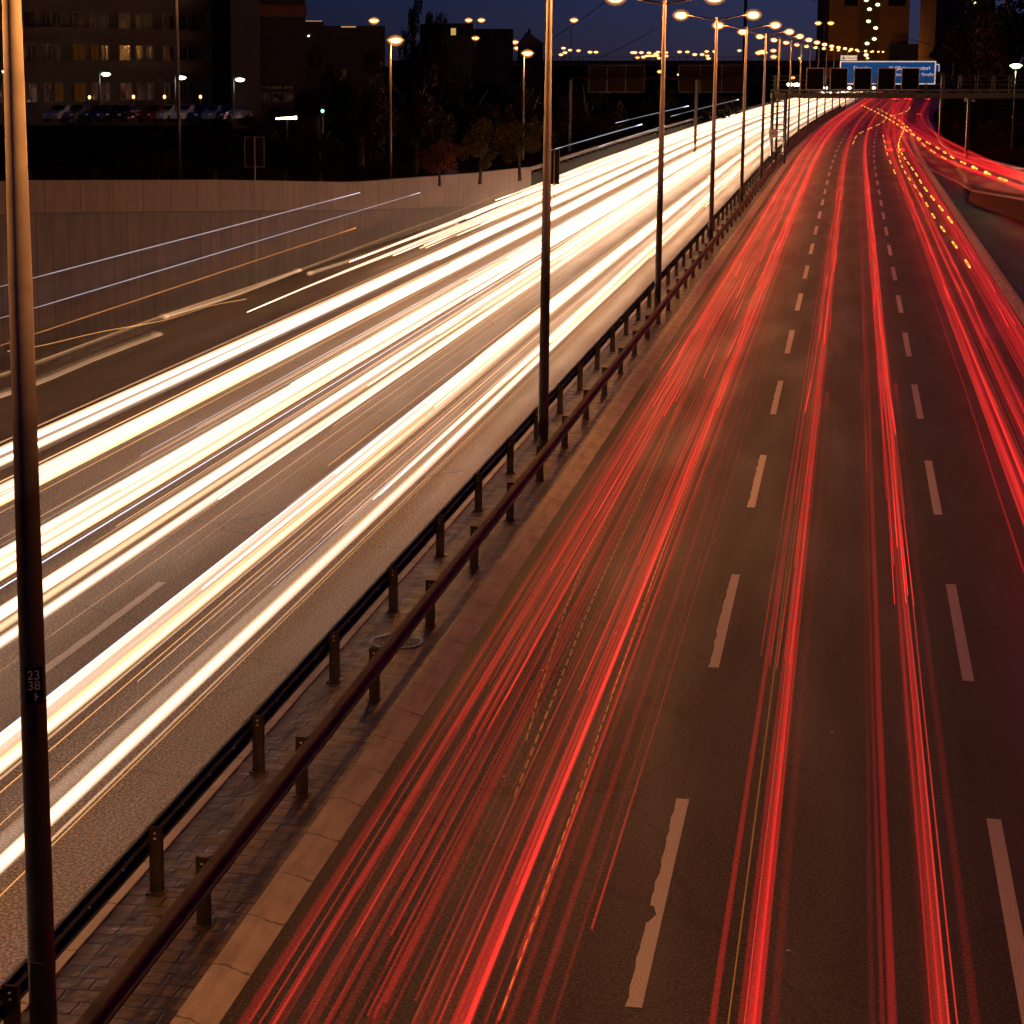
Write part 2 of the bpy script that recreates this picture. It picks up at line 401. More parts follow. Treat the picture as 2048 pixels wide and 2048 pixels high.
# ------------------------------------------------------------------ on-ramp, gore and banks at the right
RL = [(1800, 262, 0), (1822, 300, 0), (1850, 331, 0), (1895, 354, 0), (1930, 371.5, .0), (1944, 377.5, .55), (1956, 382.5, .75), (2048, 398, 1.2), (2200, 425, 1.7), (2420, 470, 2.1)]
RR = [(1873, 201, 0), (1858, 226, 0), (1861, 244, 0), (1877, 270, 0), (1904, 300, .3), (2000, 326, 1.0), (2048, 338, 1.3), (2200, 366, 1.8), (2420, 405, 2.2)]
def catmull(P, n):
    P = [Vector(p) for p in P]; out = []
    seg = len(P) - 1
    for i in range(n + 1):
        u = i / n * seg; k = min(int(u), seg - 1); f = u - k
        p0, p1, p2, p3 = P[max(k-1, 0)], P[k], P[k+1], P[min(k+2, seg)]
        out.append(.5 * ((2*p1) + (-p0+p2)*f + (2*p0-5*p1+4*p2-p3)*f*f + (-p0+3*p1-3*p2+p3)*f**3))
    return out
L = catmull([at(*q) for q in RL], 60); Rr = catmull([at(*q) for q in RR], 60)
mb = MB()
for i in range(60):
    for j in range(6):
        f0, f1 = j/6, (j+1)/6
        a, b_, c, d = L[i].lerp(Rr[i], f0), L[i].lerp(Rr[i], f1), L[i+1].lerp(Rr[i+1], f1), L[i+1].lerp(Rr[i+1], f0)
        off = Vector((0, 0, .012)); a, b_, c, d = a+off, b_+off, c+off, d+off
        mb.quad(a, b_, c, d, ((a.x, a.y), (b_.x, b_.y), (c.x, c.y), (d.x, d.y)))
tag(mb.build('ramp_road', M['asphalt_gore']), kind='structure')
# merge area between road edge and ramp, and the wide gore in front
mb = MB()
mb.quad((6.4, 4, -.006), (70, 4, -.006), (70, 300, -.006), (6.4, 300, -.006), ((6, 4), (70, 4), (70, 300), (6, 300)))
tag(mb.build('gore_pavement', M['asphalt_gore']), kind='structure')
tag(strip([(5.74, .0), (9.5, .0), (14.5, .0)], 289, 1100).build('merge_road', M['asphalt']), kind='structure')
# kerbs of the ramp
def ribbon_kerb(P, w, h, name='kerb'):
    mb = MB()
    for i in range(len(P)-1):
        d0 = (P[i+1]-P[i]).normalized(); n0 = Vector((d0.y, -d0.x, 0))*w
        d1 = (P[min(i+2, len(P)-1)]-P[i+1]).normalized() if i+2 < len(P) else d0; n1 = Vector((d1.y, -d1.x, 0))*w
        z = Vector((0, 0, h))
        a, b_ = P[i], P[i+1]; c, d = P[i+1]+n1, P[i]+n0
        mb.quad(a+z, b_+z, c+z, d+z, ((0, i*2), (0, i*2+2), (w, i*2+2), (w, i*2)))
        mb.quad(a-z, b_-z, b_+z, a+z); mb.quad(c-z, d-z, d+z, c+z)
    o = mb.build(name, M['kerb']); tag(o, kind='structure'); return o
ribbon_kerb(L, .2, .06); ribbon_kerb(Rr, .35, .09)
# retaining wall below the rising ramp
ww = empty('retaining_wall', tuple(at(1954, 404, 0)), 0, 'low curved concrete retaining wall beneath the slip road at the right edge', 'wall')
mb = MB(); WP = []
for i in range(60):
    if L[i].z > .08 or (WP): WP.append(L[i])
acc = 0
loc = Vector(ww.location)
for i in range(len(WP)-1):
    a, b_ = WP[i]-loc, WP[i+1]-loc; l = (b_-a).length
    n = Vector(((b_-a).y, -(b_-a).x, 0)).normalized()
    if n.y > 0: n = -n
    n = n * .12
    za, zb = a.z+loc.z+.22, b_.z+loc.z+.22
    A0, B0 = Vector((a.x, a.y, -.05))+n*2.2, Vector((b_.x, b_.y, -.05))+n*2.2
    A1, B1 = Vector((a.x, a.y, za))+n, Vector((b_.x, b_.y, zb))+n
    mb.quad(A0, B0, B1, A1, ((acc, 0), (acc+l, 0), (acc+l, zb), (acc, za)))
    mb.quad(A1, B1, B1-n*2.5, A1-n*2.5, ((acc, 0), (acc+l, 0), (acc+l, .3), (acc, .3)))
    acc += l
mb.build('wall_face', M['wall'], ww)

# hillside at the right, rising away from ramp
def hill_mesh():
    mb = MB(); rows = []
    for i in range(0, 61, 2):
        p = Rr[i]; row = []
        d = (Rr[min(i+1, 60)]-Rr[max(i-1, 0)]).normalized(); n = Vector((-d.y, d.x, 0))
        if n.x < 0 and n.y < 0: n = -n
        if n.dot(Vector((1, .35, 0))) < 0: n = -n
        for k, (u, h) in enumerate(((.35, -.02), (2, .25), (6, 1.6), (14, 4.0), (30, 8.0), (60, 12.0), (120, 15.0))):
            q = p + n*u + Vector((0, 0, h)); row.append(q + Vector((0, 0, .3*math.sin(i*.7+k) if k > 1 else 0)))
        rows.append(row)
    for i in range(len(rows)-1):
        for k in range(6):
            mb.quad(rows[i][k], rows[i][k+1], rows[i+1][k+1], rows[i+1][k], ((k, i), (k+1, i), (k+1, i+1), (k, i+1)))
    return mb
tag(hill_mesh().build('hillside', M['ground']), kind='structure')

# ------------------------------------------------------------------ left wall, upper terrace, bank
WT = [(40, 5.9, 5.1), (59.6, 5.6, 4.66), (82, 4.5, 3.3), (104, 3.3, 1.94), (131, 2.45, .45), (150, 2.0, .1)]
def wall_h(s, k):
    if s <= WT[0][0]: return WT[0][k]
    for a, b_ in zip(WT, WT[1:]):
        if s <= b_[0]:
            f = (s-a[0])/(b_[0]-a[0]); return a[k]*(1-f)+b_[k]*f
    return WT[-1][k]
def wall_t(s):
    return -23.7 if s < 104 else -23.7 + 1.9*min(1, (s-104)/46)**1.2
lw = empty('retaining_wall', tuple(road(95, -23.7)), 0, 'long tall panelled concrete retaining wall with a heavy parapet along the far left', 'wall')
mb, mp_ = MB(), MB()
ss = srange(30, 150, 3, 3)
for a, b_ in zip(ss, ss[1:]):
    ta, tb = wall_t(a)+23.7, wall_t(b_)+23.7; ya, yb = a-95, b_-95
    mb.quad((ta, ya, -.05), (tb, yb, -.05), (tb, yb, wall_h(b_, 2)+.02), (ta, ya, wall_h(a, 2)+.02), ((a, 0), (b_, 0), (b_, wall_h(b_, 2)), (a, wall_h(a, 2))))
    o_ = .14
    p0, p1 = (ta+o_, ya), (tb+o_, yb)
    mp_.quad((*p0, wall_h(a, 2)), (*p1, wall_h(b_, 2)), (*p1, wall_h(b_, 1)), (*p0, wall_h(a, 1)), ((a, 0), (b_, 0), (b_, 1), (a, 1)))
    mp_.quad((*p0, wall_h(a, 1)), (*p1, wall_h(b_, 1)), (tb-.25, yb, wall_h(b_, 1)), (ta-.25, ya, wall_h(a, 1)), ((a, 0), (b_, 0), (b_, .4), (a, .4)))
    mp_.quad((ta, ya, wall_h(a, 2)), (tb, yb, wall_h(b_, 2)), (*p1, wall_h(b_, 2)), (*p0, wall_h(a, 2)), ((a, 0), (b_, 0), (b_, .1), (a, .1)))
e_ = wall_t(150)+23.7
mp_.quad((e_-.25, 55, -.05), (e_+.14, 55, -.05), (e_+.14, 55, 2.0), (e_-.25, 55, 2.0))
mb.build('wall_face', M['wall'], lw); mp_.build('parapet', M['parapet'], lw)
def sm(x): x = max(0, min(1, x)); return x*x*(3-2*x)
def terr(s, u):
    e = wall_h(s, 1)-.95 if s < 150 else 1.05*(1-sm((s-150)/12))+.1
    return e + (4.2 - e) * sm(u/ (30 if s < 150 else 60))
mb = MB(); us = [.3, 3, 7, 12, 20, 32, 60, 120, 300]
ss = srange(20, 1000, 8, 20, 300)
def tp(s, u):
    b0 = wall_t(min(s, 150)) if s < 150 else -21.8 - 2.4*sm((s-150)/20)
    p = road(s, b0-u, 0); return Vector((p.x, p.y, p.z+terr(s, u)))
for a, b_ in zip(ss, ss[1:]):
    for u0, u1 in zip(us, us[1:]):
        mb.quad(tp(a, u0), tp(b_, u0), tp(b_, u1), tp(a, u1), ((u0, a), (u0, b_), (u1, b_), (u1, a)))
tag(mb.build('terrace', M['ground']), kind='structure')
tag(strip([(-24.6, .55), (-24.2, .3), (-23.7, .05), (-23.6, .012)], 152, 600).build('grass_bank', M['grass']), kind='structure')

# ================================================================== GUARDRAILS
WB = [(0, .80), (.03, .795), (.075, .765), (.085, .735), (.03, .69), (.0, .655), (.03, .62), (.085, .575), (.075, .53), (.03, .505), (0, .50)]
def guardrail(tpost, side, s0, label, step=4.28, n=100):
    root = empty('guardrail', tuple(road(s0, tpost)), 0, label, 'guardrail')
    tr = tpost + side*.07
    def loc_(s, t, z=0):
        p = road(s, t, z); return p - Vector(root.location)
    prof = [(tr + side*x, z) for x, z in WB]; prof2 = [(tr + side*(x-.004), z) for x, z in reversed(WB)]
    mb = strip(prof, 5, s0+step*n, 4.28, 8.56, base=loc_); strip(prof2, 5, s0+step*n, 4.28, 8.56, mb=mb, base=loc_)
    for q in range(34):
        a_ = s0 + .35 + q*4.28*1.0
        strip([(t_+side*.005, z_) for t_, z_ in prof], a_, a_+.34, .34, .34, mb=mb, base=loc_)
    mb.build('rail', M['rail'], root)
    pm = MB()                                   # C-section post with base plate and spacer block
    pm.box(-.05, .05, -.004, .004, 0, .74); pm.box(-.053, -.047, 0.004, .05, 0, .74); pm.box(.047, .053, .004, .05, 0, .74)
    pm.box(-.075, .075, -.05, .075, -.02, .008); pm.box(.0 if side > 0 else -.07, .07 if side > 0 else 0, .006, .04, .55, .72)
    pm.box(.055, .07, -.03, -.01, .008, .03)
    pme = pm.mesh('post', M['post'])
    bm_ = MB(); bm_.box(-.009, .009, -.012, -.0045, .60, .618);     bme = bm_.mesh('bolt', M['signwhite'])
    for i in range(n):
        s = s0 + i*step; p = loc_(s, tpost, .085)
        o = link('post', pme, None, root); o.location = p; o.rotation_euler = (0, 0, -heading(s))
        o.scale = (1.35, 1.35, 1.0)
        if i < 10:
            b2 = link('bolt', bme, None, o); b3 = link('bolt', bme, None, o); b3.location = (0, 0, .06)
    # splice bolts on rail are a small pattern mesh
    sb = MB()
    for i in range(int(150/1.07)):
        s = 6 + i*1.07
        if side < 0: sb.box(*( (lambda p: (p.x-.006, p.x+.012, p.y-.009, p.y+.009, p.z-.009, p.z+.009))(loc_(s, tr+side*.0, .655))))
    if sb.v:
        o = sb.build('rail_bolts', M['signwhite'], root)
    return root
guardrail(-7.49, -1, 13.3, 'steel guardrail on posts beside the bright headlight carriageway, left of the lamp posts')
guardrail(-6.72, 1, 12.5, 'steel guardrail on posts beside the red tail light carriageway, right of the lamp posts')

# far-left guardrail on the grass bank beyond the concrete wall
gr = empty('guardrail', tuple(road(152, -24.3, 0)), 0, 'thin guardrail on the grass bank beyond the end of the concrete wall', 'guardrail')
gl = Vector(gr.location)
def l2(s, t, z=0): return road(s, t, z) - gl
strip([(-24.3 + x, z+.35) for x, z in WB], 152, 420, 6, 10, base=l2).build('rail', M['steel'], gr)
pme = MB().box(-.05, .05, -.05, .05, 0, 1.1).mesh('post', M['rail'])
for i in range(60):
    s = 153 + i*4.3; o = link('post', pme, None, gr); o.location = l2(s, -24.42, .1)

# manhole cover in the median
mc = empty('manhole_cover', tuple(road(32.8, -7.05, .088)), 0, 'round cast iron manhole cover in the wet median paving between the guardrails', 'manhole cover')
def ring(r0, r1, z0, z1, n=48):
    mb = MB(); mb.lathe([(r0, z0), (r0, z1), (r1, z1), (r1, z0)], n); return mb
ring(.36, .44, -.01, .012).build('frame', M['iron'], mc)
c_ = MB(); c_.lathe([(.352, .0), (.352, .006), (0.001, .006)], 48); c_.build('lid', M['pole_lo'], mc)
for r_ in (.33, .27): ring(r_-.012, r_, .006, .013).build('raised_ring', M['iron'], mc)
kn = MB()
for k in range(10):
    a = 2*math.pi*k/10; kn.box(.2*math.cos(a)-.015, .2*math.cos(a)+.015, .2*math.sin(a)-.015, .2*math.sin(a)+.015, .006, .012)
kn.build('studs', M['iron'], mc)

# ================================================================== MEDIAN LAMPS
def text_mesh(txt, size, m, parent, loc, rot, name='lettering', ax='CENTER', extr=.002):
    cu = bpy.data.curves.new('lettering', 'FONT'); cu.body = txt; cu.size = size; cu.align_x = ax; cu.align_y = 'CENTER'; cu.extrude = extr
    ob = bpy.data.objects.new('tmp', cu)
    me = bpy.data.meshes.new_from_object(ob)
    bpy.data.objects.remove(ob)
    me.materials.clear(); me.materials.append(m)
    o = link(name, me, None, parent); o.location = loc; o.rotation_euler = rot; return o

def lamp_meshes(hs):
    d = {}
    mb = MB(); n = 16
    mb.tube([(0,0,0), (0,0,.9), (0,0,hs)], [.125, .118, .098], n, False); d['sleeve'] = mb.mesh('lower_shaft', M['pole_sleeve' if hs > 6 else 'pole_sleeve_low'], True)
    mb = MB(); mb.tube([(0,0,hs), (0,0,hs+.12), (0,0,hs+.2), (0,0,10.7), (0,0,10.85)], [.0985, .098, .096, .062, .075], n, False); d['shaft'] = mb.mesh('upper_shaft', M['pole_hi'], True)
    for sg, nm in ((1, 'r'), (-1, 'l')):
        mb = MB(); mb.tube([(0, 0, 10.72), (sg*.5, 0, 10.80), (sg*1.1, 0, 10.93), (sg*1.45, 0, 10.98)], [.05, .045, .04, .04], 8); d['arm'+nm] = mb.mesh('arm', M['pole_lo'], True)
        # cobra-head luminaire
        hb = MB(); Mx = Matrix.Translation((sg*1.72, 0, 10.99))
        hb.lathe([(.001, .17), (.12, .165), (.19, .14), (.21, .12), (.2, .10), (.001, .10)], 14, Mx, 1.5, .62); d['head'+nm] = hb.mesh('lamp_housing', M['pole_lo'], True)
        gb = MB(); gb.lathe([(.001, .12), (.12, .10), (.19, .03), (.215, -.05), (.19, -.13), (.11, -.19), (.001, -.21)], 14, Mx, 1.25, .9)
        ob_ = MB(); ob_.lathe([(.001, .26), (.2, .22), (.34, .10), (.39, -.04), (.34, -.17), (.2, -.30), (.001, -.34)], 20, Mx, 1.15, 1.0); d['bowl'+nm] = ob_.mesh('glass_bowl', glow((1, .34, .04), .75, 2.4), True); d['glass'+nm] = gb.mesh('lamp_glass', M['lampcore'], True)  # outer shell is additive glow, a glare halo around the lamp
    mb = MB(); mb.box(-.16, .16, -.16, .16, -.03, .02); d['base'] = mb.mesh('base_plate', M['pole_lo'])
    mb = MB(); mb.box(-.055, .055, -.129, -.115, .75, 1.15); d['door'] = mb.mesh('access_door', M['pole_lo'])
    return d
LM0 = lamp_meshes(6.9); LM1 = lamp_meshes(5.7)
ordn = ['nearest and leftmost', 'second', 'third', 'fourth', 'fifth', 'sixth', 'seventh', 'eighth']
LAMP_W = 1150.0
def point_light(parent, loc, w, col, rad=.15):
    li = bpy.data.lights.new('lamp_light', 'POINT'); li.energy = w; li.color = col; li.shadow_soft_size = rad
    o = bpy.data.objects.new('lamp_light', li); COL.objects.link(o); o.parent = parent; o.location = loc; return o
for i in range(24):
    if i > 13 and i % 2: continue
    LM = LM0 if i == 0 else LM1
    s = 19.3 + 30.75*i if i else 17.3
    lab = ['tall lamp post rising past the left edge of the frame, with a small number plate',
           'tall lamp post in the median, head above the frame, beside the wide white trails',
           'double armed orange street lamp, first whose two heads are in the frame',
           'double armed orange street lamp, second of the row whose heads are in the frame',
           'double armed orange street lamp, third of the row whose heads are in the frame',
           'double armed orange street lamp, fourth of the row whose heads are in the frame',
           'double armed orange street lamp just before the sign gantry leg'][i] if i < 7 else 'far double armed orange street lamp in the shrinking row towards the yellow tower'
    root = empty('street_lamp', tuple(road(s, -7.1 if i else -7.07, .08)), -heading(s), lab, 'street lamp', 'street lamps along the median')
    for nm, key in (('lower_shaft', 'sleeve'), ('upper_shaft', 'shaft'), ('base_plate', 'base')): link(nm, LM[key], None, root)
    if i < 3: link('access_door', LM['door'], None, root)
    for q in 'rl':
        link('arm', LM['arm'+q], None, root); h_ = link('lamp_housing', LM['head'+q], None, root); g2 = link('lamp_glass', LM['glass'+q], None, h_); link('glass_bowl', LM['bowl'+q], None, h_)  # glass_bowl is the additive glow shell, a glare halo around the lamp
    for sg in (1, -1):
        if i < 9: point_light(root, (sg*1.72, 0, 10.72), LAMP_W, SODIUM)
    if i == 0:
        pl = MB(); pl.box(-.075, .075, -.006, .006, -.16, .16); p_ = pl.build('number_plate', M['black'], root)
        p_.location = (.055, -.122, 3.62); p_.rotation_euler = (0, 0, R(24))
        for tx, zz in (('23', .085), ('38', -.005)): text_mesh(tx, .11, M['signframe'], p_, (0, -.009, zz), (R(90), 0, 0))
        tk = MB(); tk.box(.005, .017, -.012, -.007, -.13, -.065); tk.box(.017, .035, -.012, -.007, -.105, -.09); tk.build('tick_mark', M['signframe'], p_)

# ================================================================== LIGHT TRAILS
def path_pts(ctrl, s0, s1):
    """ctrl: number or list of (s, t); smooth interpolation"""
    if isinstance(ctrl, (int, float)): return lambda s: ctrl
    def f(s):
        if s <= ctrl[0][0]: return ctrl[0][1]
        for a, b_ in zip(ctrl, ctrl[1:]):
            if s <= b_[0]: return a[1] + (b_[1]-a[1])*sm((s-a[0])/(b_[0]-a[0]))
        return ctrl[-1][1]
    return f
def streak(parent, ctrl, h, r, col, s, s0, s1, k=1.0, wob=.0, dash=None, n=6):
    f = path_pts(ctrl, s0, s1); ph = random.uniform(0, 6.3); loc = Vector(parent.location); mb = MB()
    def P(q): return road(q, f(q) + wob*math.sin(q*.11+ph) + wob*.5*math.sin(q*.31+ph*2), h) - loc
    if dash:
        on, off = dash; q = s0
        while q < s1:
            e = min(q+on, s1); d_ = MB(); d_.tube([P(q), P(q*.75+e*.25), P((q+e)/2), P(q*.25+e*.75), P(e)], [r*.3, r*.85, r, r*.85, r*.3], 6); last = d_.build('light_streak', glow(col, s, k, True), parent, True); q = e+off
    else:
        ss = srange(s0, s1, 8, 14); mb.tube([P(q) for q in ss], [r*(min(1, .12+.25*i) if s0 > 22 else 1) for i in range(len(ss))], n)
    if dash: return last
    return mb.build('light_streak', glow(col, s, k, True), parent, True)
def bundle(name, label, group, s0, t0, items):
    root = empty(name, tuple(road(max(s0, 10), t0, 0)), 0, label, 'light trail', group)
    for it in items: streak(root, *it)
    return root
WARM, CREAM, COOL, ORG = (1, .64, .43), (1, .55, .28), (.78, .82, 1.0), (1, .45, .12)
RED, RED2, AMB = (1, .020, .020), (1, .042, .026), (1, .5, .05)
GW, GR = 'white headlight trails', 'red tail light trails'
def wband(tc, width, h, nf, sbase, s0, s1, rng, rmax=.09, thin=4, far=True):
    sbase *= 1.5
    rng = random.Random(rng); out = []
    for i in range(nf):
        t = tc + width*((i+.5)/nf-.5) + rng.uniform(-.02, .02)
        a = s0 if rng.random() < .8 else s0 + rng.uniform(45, 90)
        b_ = s1 if i % 3 else s1 - rng.uniform(0, 60)
        out.append((t, h + rng.uniform(-.08, .08), rng.uniform(.5, 1)*rmax, rng.choice([WARM, WARM, CREAM, (1, .72, .55)]), sbase*rng.choice([.2, .35, .6, 1.1, 1.6]), a, b_, rng.choice([1.0, 1.6]), .025))
    if s0 < 40:
        for i in range(4):
            out.append((tc + rng.uniform(-.5, .5)*width, h+rng.uniform(-.08, .1), rng.uniform(.07, .11), rng.choice([WARM, CREAM]), sbase*1.8, rng.uniform(32, 60), s1, 1.0, .02))
    for i in range(6 if s1 > 500 and far else 0):
        t = tc + rng.gauss(0, .36); a = rng.uniform(60, 170)
        out.append((t, h+rng.uniform(-.1, .25), rng.uniform(.08, .13), rng.choice([WARM, CREAM, (1, .68, .48)]), sbase*1.5, a, s1, 1.0, .06))
    for i in range(thin*4):
        t = tc + rng.gauss(0, .55)*width
        a = s0 + rng.uniform(0, 30); out.append((t, h+rng.uniform(-.15, .2), rng.uniform(.006, .022), rng.choice([CREAM, ORG, ORG, WARM, COOL, CREAM]), sbase*rng.uniform(.25, 1.1), a, s1 - rng.uniform(0, 200), 1.0, .01))
    return out
bundle('headlight_trail', 'broad white headlight trail closest to the median guardrail', GW, 12, -9.0, wband(-8.98, .46, .65, 7, 1.1, 12, 640, 15))
bundle('headlight_trail', 'broad white headlight trail second from the median guardrail', GW, 12, -10.4, wband(-10.35, .72, .65, 9, 1.3, 14, 640, 2))
bundle('headlight_trail', 'wide white headlight trail just past the golden strip of road', GW, 20, -12.7, wband(-12.55, .85, .66, 9, 1.5, 20, 640, 3))
bundle('headlight_trail', 'widest creamy headlight trail on the far side of the middle lane', GW, 20, -14.2, wband(-14.15, 1.0, .66, 11, 1.5, 20, 640, 4, .1))
bundle('headlight_trail', 'narrow white headlight trail on the near side of the third lane', GW, 10, -16.6, wband(-16.35, .5, .66, 6, 1.3, 10, 600, 5))
bundle('headlight_trail', 'narrow white headlight trail on the far side of the third lane, by the shoulder', GW, 10, -18.4, wband(-18.0, .6, .66, 6, 1.2, 10, 600, 6))
bundle('headlight_trail', 'far headlight trail on the outer lane, starting beside the second post', GW, 95, -19.8, wband(-19.5, .4, .66, 4, 1.8, 100, 560, 7))
bundle('headlight_trail', 'short bright headlight trail on the outermost lane near the sign gantry', GW, 150, -21.5, wband(-21.0, .6, .66, 5, 2.4, 165, 520, 8))
for (lab, items) in (
    ('thin bluish white line high above the left shoulder, topmost line in front of the wall', [(-21.6, 3.28, .016, COOL, 1.1, 40, 96, 1.0, .02)]),
    ('thin bluish white line above the left shoulder, second in front of the wall', [(-21.2, 2.62, .016, COOL, 1.1, 40, 108, 1.0, .02)]),
    ('thin orange line in front of the left wall just below the two bluish lines', [(-20.9, 2.05, .022, ORG, .8, 40, 92, 1.0, .03)]),
    ('dim mauve and brown veil left by tall vehicles in front of the wall', [(-21.3, 2.9, .42, (.55, .38, .6), .03, 36, 118, 1.6, .03), (-21.0, 2.2, .35, (.9, .34, .14), .03, 36, 112, 1.6, .03), (-20.7, 1.3, .5, (1, .45, .2), .045, 36, 124, 1.6, .03), (-20.3, .75, .55, (1, .5, .24), .07, 36, 130, 1.6, .03), (-19.6, .6, .45, (1, .5, .24), .05, 36, 120, 1.6, .03), (-21.6, .6, .5, (1, .5, .24), .05, 44, 140, 1.6, .03)]),
    ('straight cool white line of lorry marker lamps, lower left end of the far group', [(-20.3, 3.1, .05, COOL, 2.0, 150, 215, 1.0, .0)]),
    ('straight cool white line, highest of the far lorry marker lamps', [(-20.8, 3.7, .05, COOL, 2.0, 196, 275, 1.0, .0)]),
    ('short cool white line of lorry lamps left of the bright far glare', [(-20.0, 2.4, .05, COOL, 2.0, 176, 236, 1.0, .0)]),
    ('cool white line of lorry marker lamps reaching the gantry leg', [(-18.5, 3.6, .05, COOL, 1.8, 226, 330, 1.0, .0)])):
    bundle('lorry_light_trail' if 'lorry' in lab or 'bluish' in lab else 'faint_light_trail', lab, GW, items[0][5], items[0][0] if isinstance(items[0][0], float) else items[0][0][0][1], items)
# lamp glare of the jammed lorries far down the outer lanes
bundle('headlight_trail', 'blazing white mass of lorry headlights left of the far lamp posts', GW, 190, -17, wband(-17.6, 2.4, 1.3, 12, 1.6, 188, 330, 12, .22, 2))
bundle('headlight_trail', 'blazing white headlight trail between the far lamp posts and the speed limit sign', GW, 140, -13.5, wband(-13.4, 2.2, .8, 9, 1.4, 120, 600, 13, .12, 2))

def wpath(name, label, group, pts, items):
    P0 = [at(x, y, z) for x, y, z in pts]; P = catmull(P0, 12*(len(pts)-1)); base = Vector((P[0].x, P[0].y, 0))
    root = empty(name, tuple(base), 0, label, 'light trail', group)
    if group == GR:
        rg = random.Random(len(label))
        items = [(o_ + rg.uniform(-.28, .28), r_*rg.uniform(.7, 1.5), c_, s_*rg.uniform(1.2, 2.6), None) for (o_, r_, c_, s_, d_) in items for _ in range(4)]
    for (off, r, col, s, dash) in items:
        Q = []
        for i, p in enumerate(P):
            d = (P[min(i+1, len(P)-1)]-P[max(i-1, 0)]); nn = Vector((d.y, -d.x, 0)).normalized()
            Q.append(p + nn*off - base)
        mb = MB()
        if dash:
            tot = 0; on = True; cur = [Q[0]]
            for a, b_ in zip(Q, Q[1:]):
                l = (b_-a).length; ns = max(1, int(l/1.0))
                for j in range(ns):
                    p = a.lerp(b_, (j+1)/ns); tot += l/ns
                    if on: cur.append(p)
                    if on and tot > dash[0]:
                        if len(cur) > 3: d_ = MB(); m_ = len(cur)//2; d_.tube([cur[0], cur[m_//2], cur[m_], cur[(m_+len(cur))//2], cur[-1]], [r*.3, r*.85, r, r*.85, r*.3], 6); d_.build('light_streak', glow(col, s, 1.0, True), root, True)
                        on = False; tot = 0; cur = []
                    elif not on and tot > dash[1]: on = True; tot = 0; cur = [p]
        else: mb.tube(Q, r, 6)
        if not dash: mb.build('light_streak', glow(col, s, 1.0, True), root, True)
wpath('faint_light_trail', 'creamy streak climbing along the foot of the wall over the left shoulder', GW,
      [(-60, 770, .8), (68, 726, .8), (330, 630, .8), (592, 542, .8), (800, 464, .8), (900, 428, .8), (1015, 381, .8)],
      [(0, .015, CREAM, .45, None), (.10, .05, CREAM, .16, None), (-.05, .03, ORG, .2, None)])
wpath('faint_light_trail', 'broad creamy streak in the middle of the left shoulder', GW,
      [(330, 634, .8), (470, 590, .8), (600, 540, .8)], [(0, .07, CREAM, .42, None), (.05, .03, CREAM, .5, None), (-.12, .10, CREAM, .12, None)])
wpath('faint_light_trail', 'broad creamy streak lowest on the left shoulder, ending left of the brown sign', GW,
      [(-60, 812, .8), (70, 768, .8), (190, 718, .8), (320, 668, .8)], [(0, .07, CREAM, .35, None), (-.15, .10, CREAM, .12, None), (.1, .012, CREAM, .5, None)])
wpath('faint_light_trail', 'creamy streak on the left shoulder rising to the end of the concrete wall', GW,
      [(617, 547, .8), (720, 514, .8), (800, 484, .8), (915, 448, .8)], [(0, .07, CREAM, .5, None), (.08, .10, CREAM, .2, None)])
wpath('faint_light_trail', 'fine orange wavy line crossing the brown left shoulder', GW,
      [(-60, 712, .9), (68, 694, .9), (200, 664, .9), (330, 640, .9), (420, 612, .9), (493, 598, .9)], [(0, .011, ORG, 1.0, None)])

# --- red carriageway
def rband(tc, width, nf, sbase, s0, s1, seed, rmax=.06, thin=3, h=.8, stagger=40, wob=.02, fark=8):
    sbase *= 2.1 if s0 >= 34 else .95
    rng = random.Random(seed); out = []
    for i in range(nf):
        t = tc + width*((i+.5)/nf-.5) + rng.uniform(-.015, .015); a = s0 + (rng.uniform(0, stagger) if i % 2 else 0)
        out.append((t, h+rng.uniform(-.06, .06), rng.uniform(.55, 1)*rmax, rng.choice([RED, RED, RED2]), sbase*rng.uniform(.6, 1.25), a, s1, 1.0, wob))
    for i in range(thin*2):
        out.append((tc+rng.uniform(-.75, .75)*width, h+rng.uniform(-.15, .15), rng.uniform(.006, .018), rng.choice([RED, RED2]), sbase*rng.uniform(.8, 2.4), s0+rng.uniform(0, stagger), s1, 1.0, wob*.5))
    if fark:
        for i in range(fark):
            a = rng.uniform(50, 150)
            out.append((tc+rng.uniform(-.32, .32)*max(width, .45), h+rng.uniform(-.05, .15), rng.uniform(.045, .075), rng.choice([RED, RED2, (1, .03, .035)]), rng.uniform(.6, 1.0), a, 640, 1.0, wob*2))
    return out
bundle('tail_light_trail', 'dim dark red tail light trail hugging the kerb of the median', GR, 12, -5.2,
       rband(-5.0, .5, 4, .16, 12, 640, 21, .06, 8, .8, 30) + rband(-4.75, .6, 8, .15, 12, 640, 41, .025, 10, .8, 18) + rband(-4.75, .6, 9, .50, 26, 640, 22, .055, 5, .8, 14))
bundle('tail_light_trail', 'thick bright red tail light trail in the middle of the left lane', GR, 12, -3.4,
       rband(-3.38, .13, 3, .34, 12, 640, 23, .06, 2, .8, 4) + rband(-3.55, .4, 3, .07, 12, 640, 24, .12, 0) + rband(-3.4, .5, 6, .15, 12, 640, 42, .022, 8, .8, 18, .02, 0) + rband(-3.4, .5, 7, .55, 28, 640, 25, .05, 4, .8, 16))
bundle('tail_light_trail', 'set of thin faint red lines just left of the left dashed lane marking', GR, 12, -2.8,
       [(-3.0, .8, .035, RED, .12, 12, 640, 1.0, .02), (-2.8, .8, .04, RED, .16, 12, 640, 1.0, .02), (-2.62, .8, .02, RED, .12, 12, 640, 1, .02), (-2.5, .8, .012, RED2, .3, 20, 640, 1, .02)])
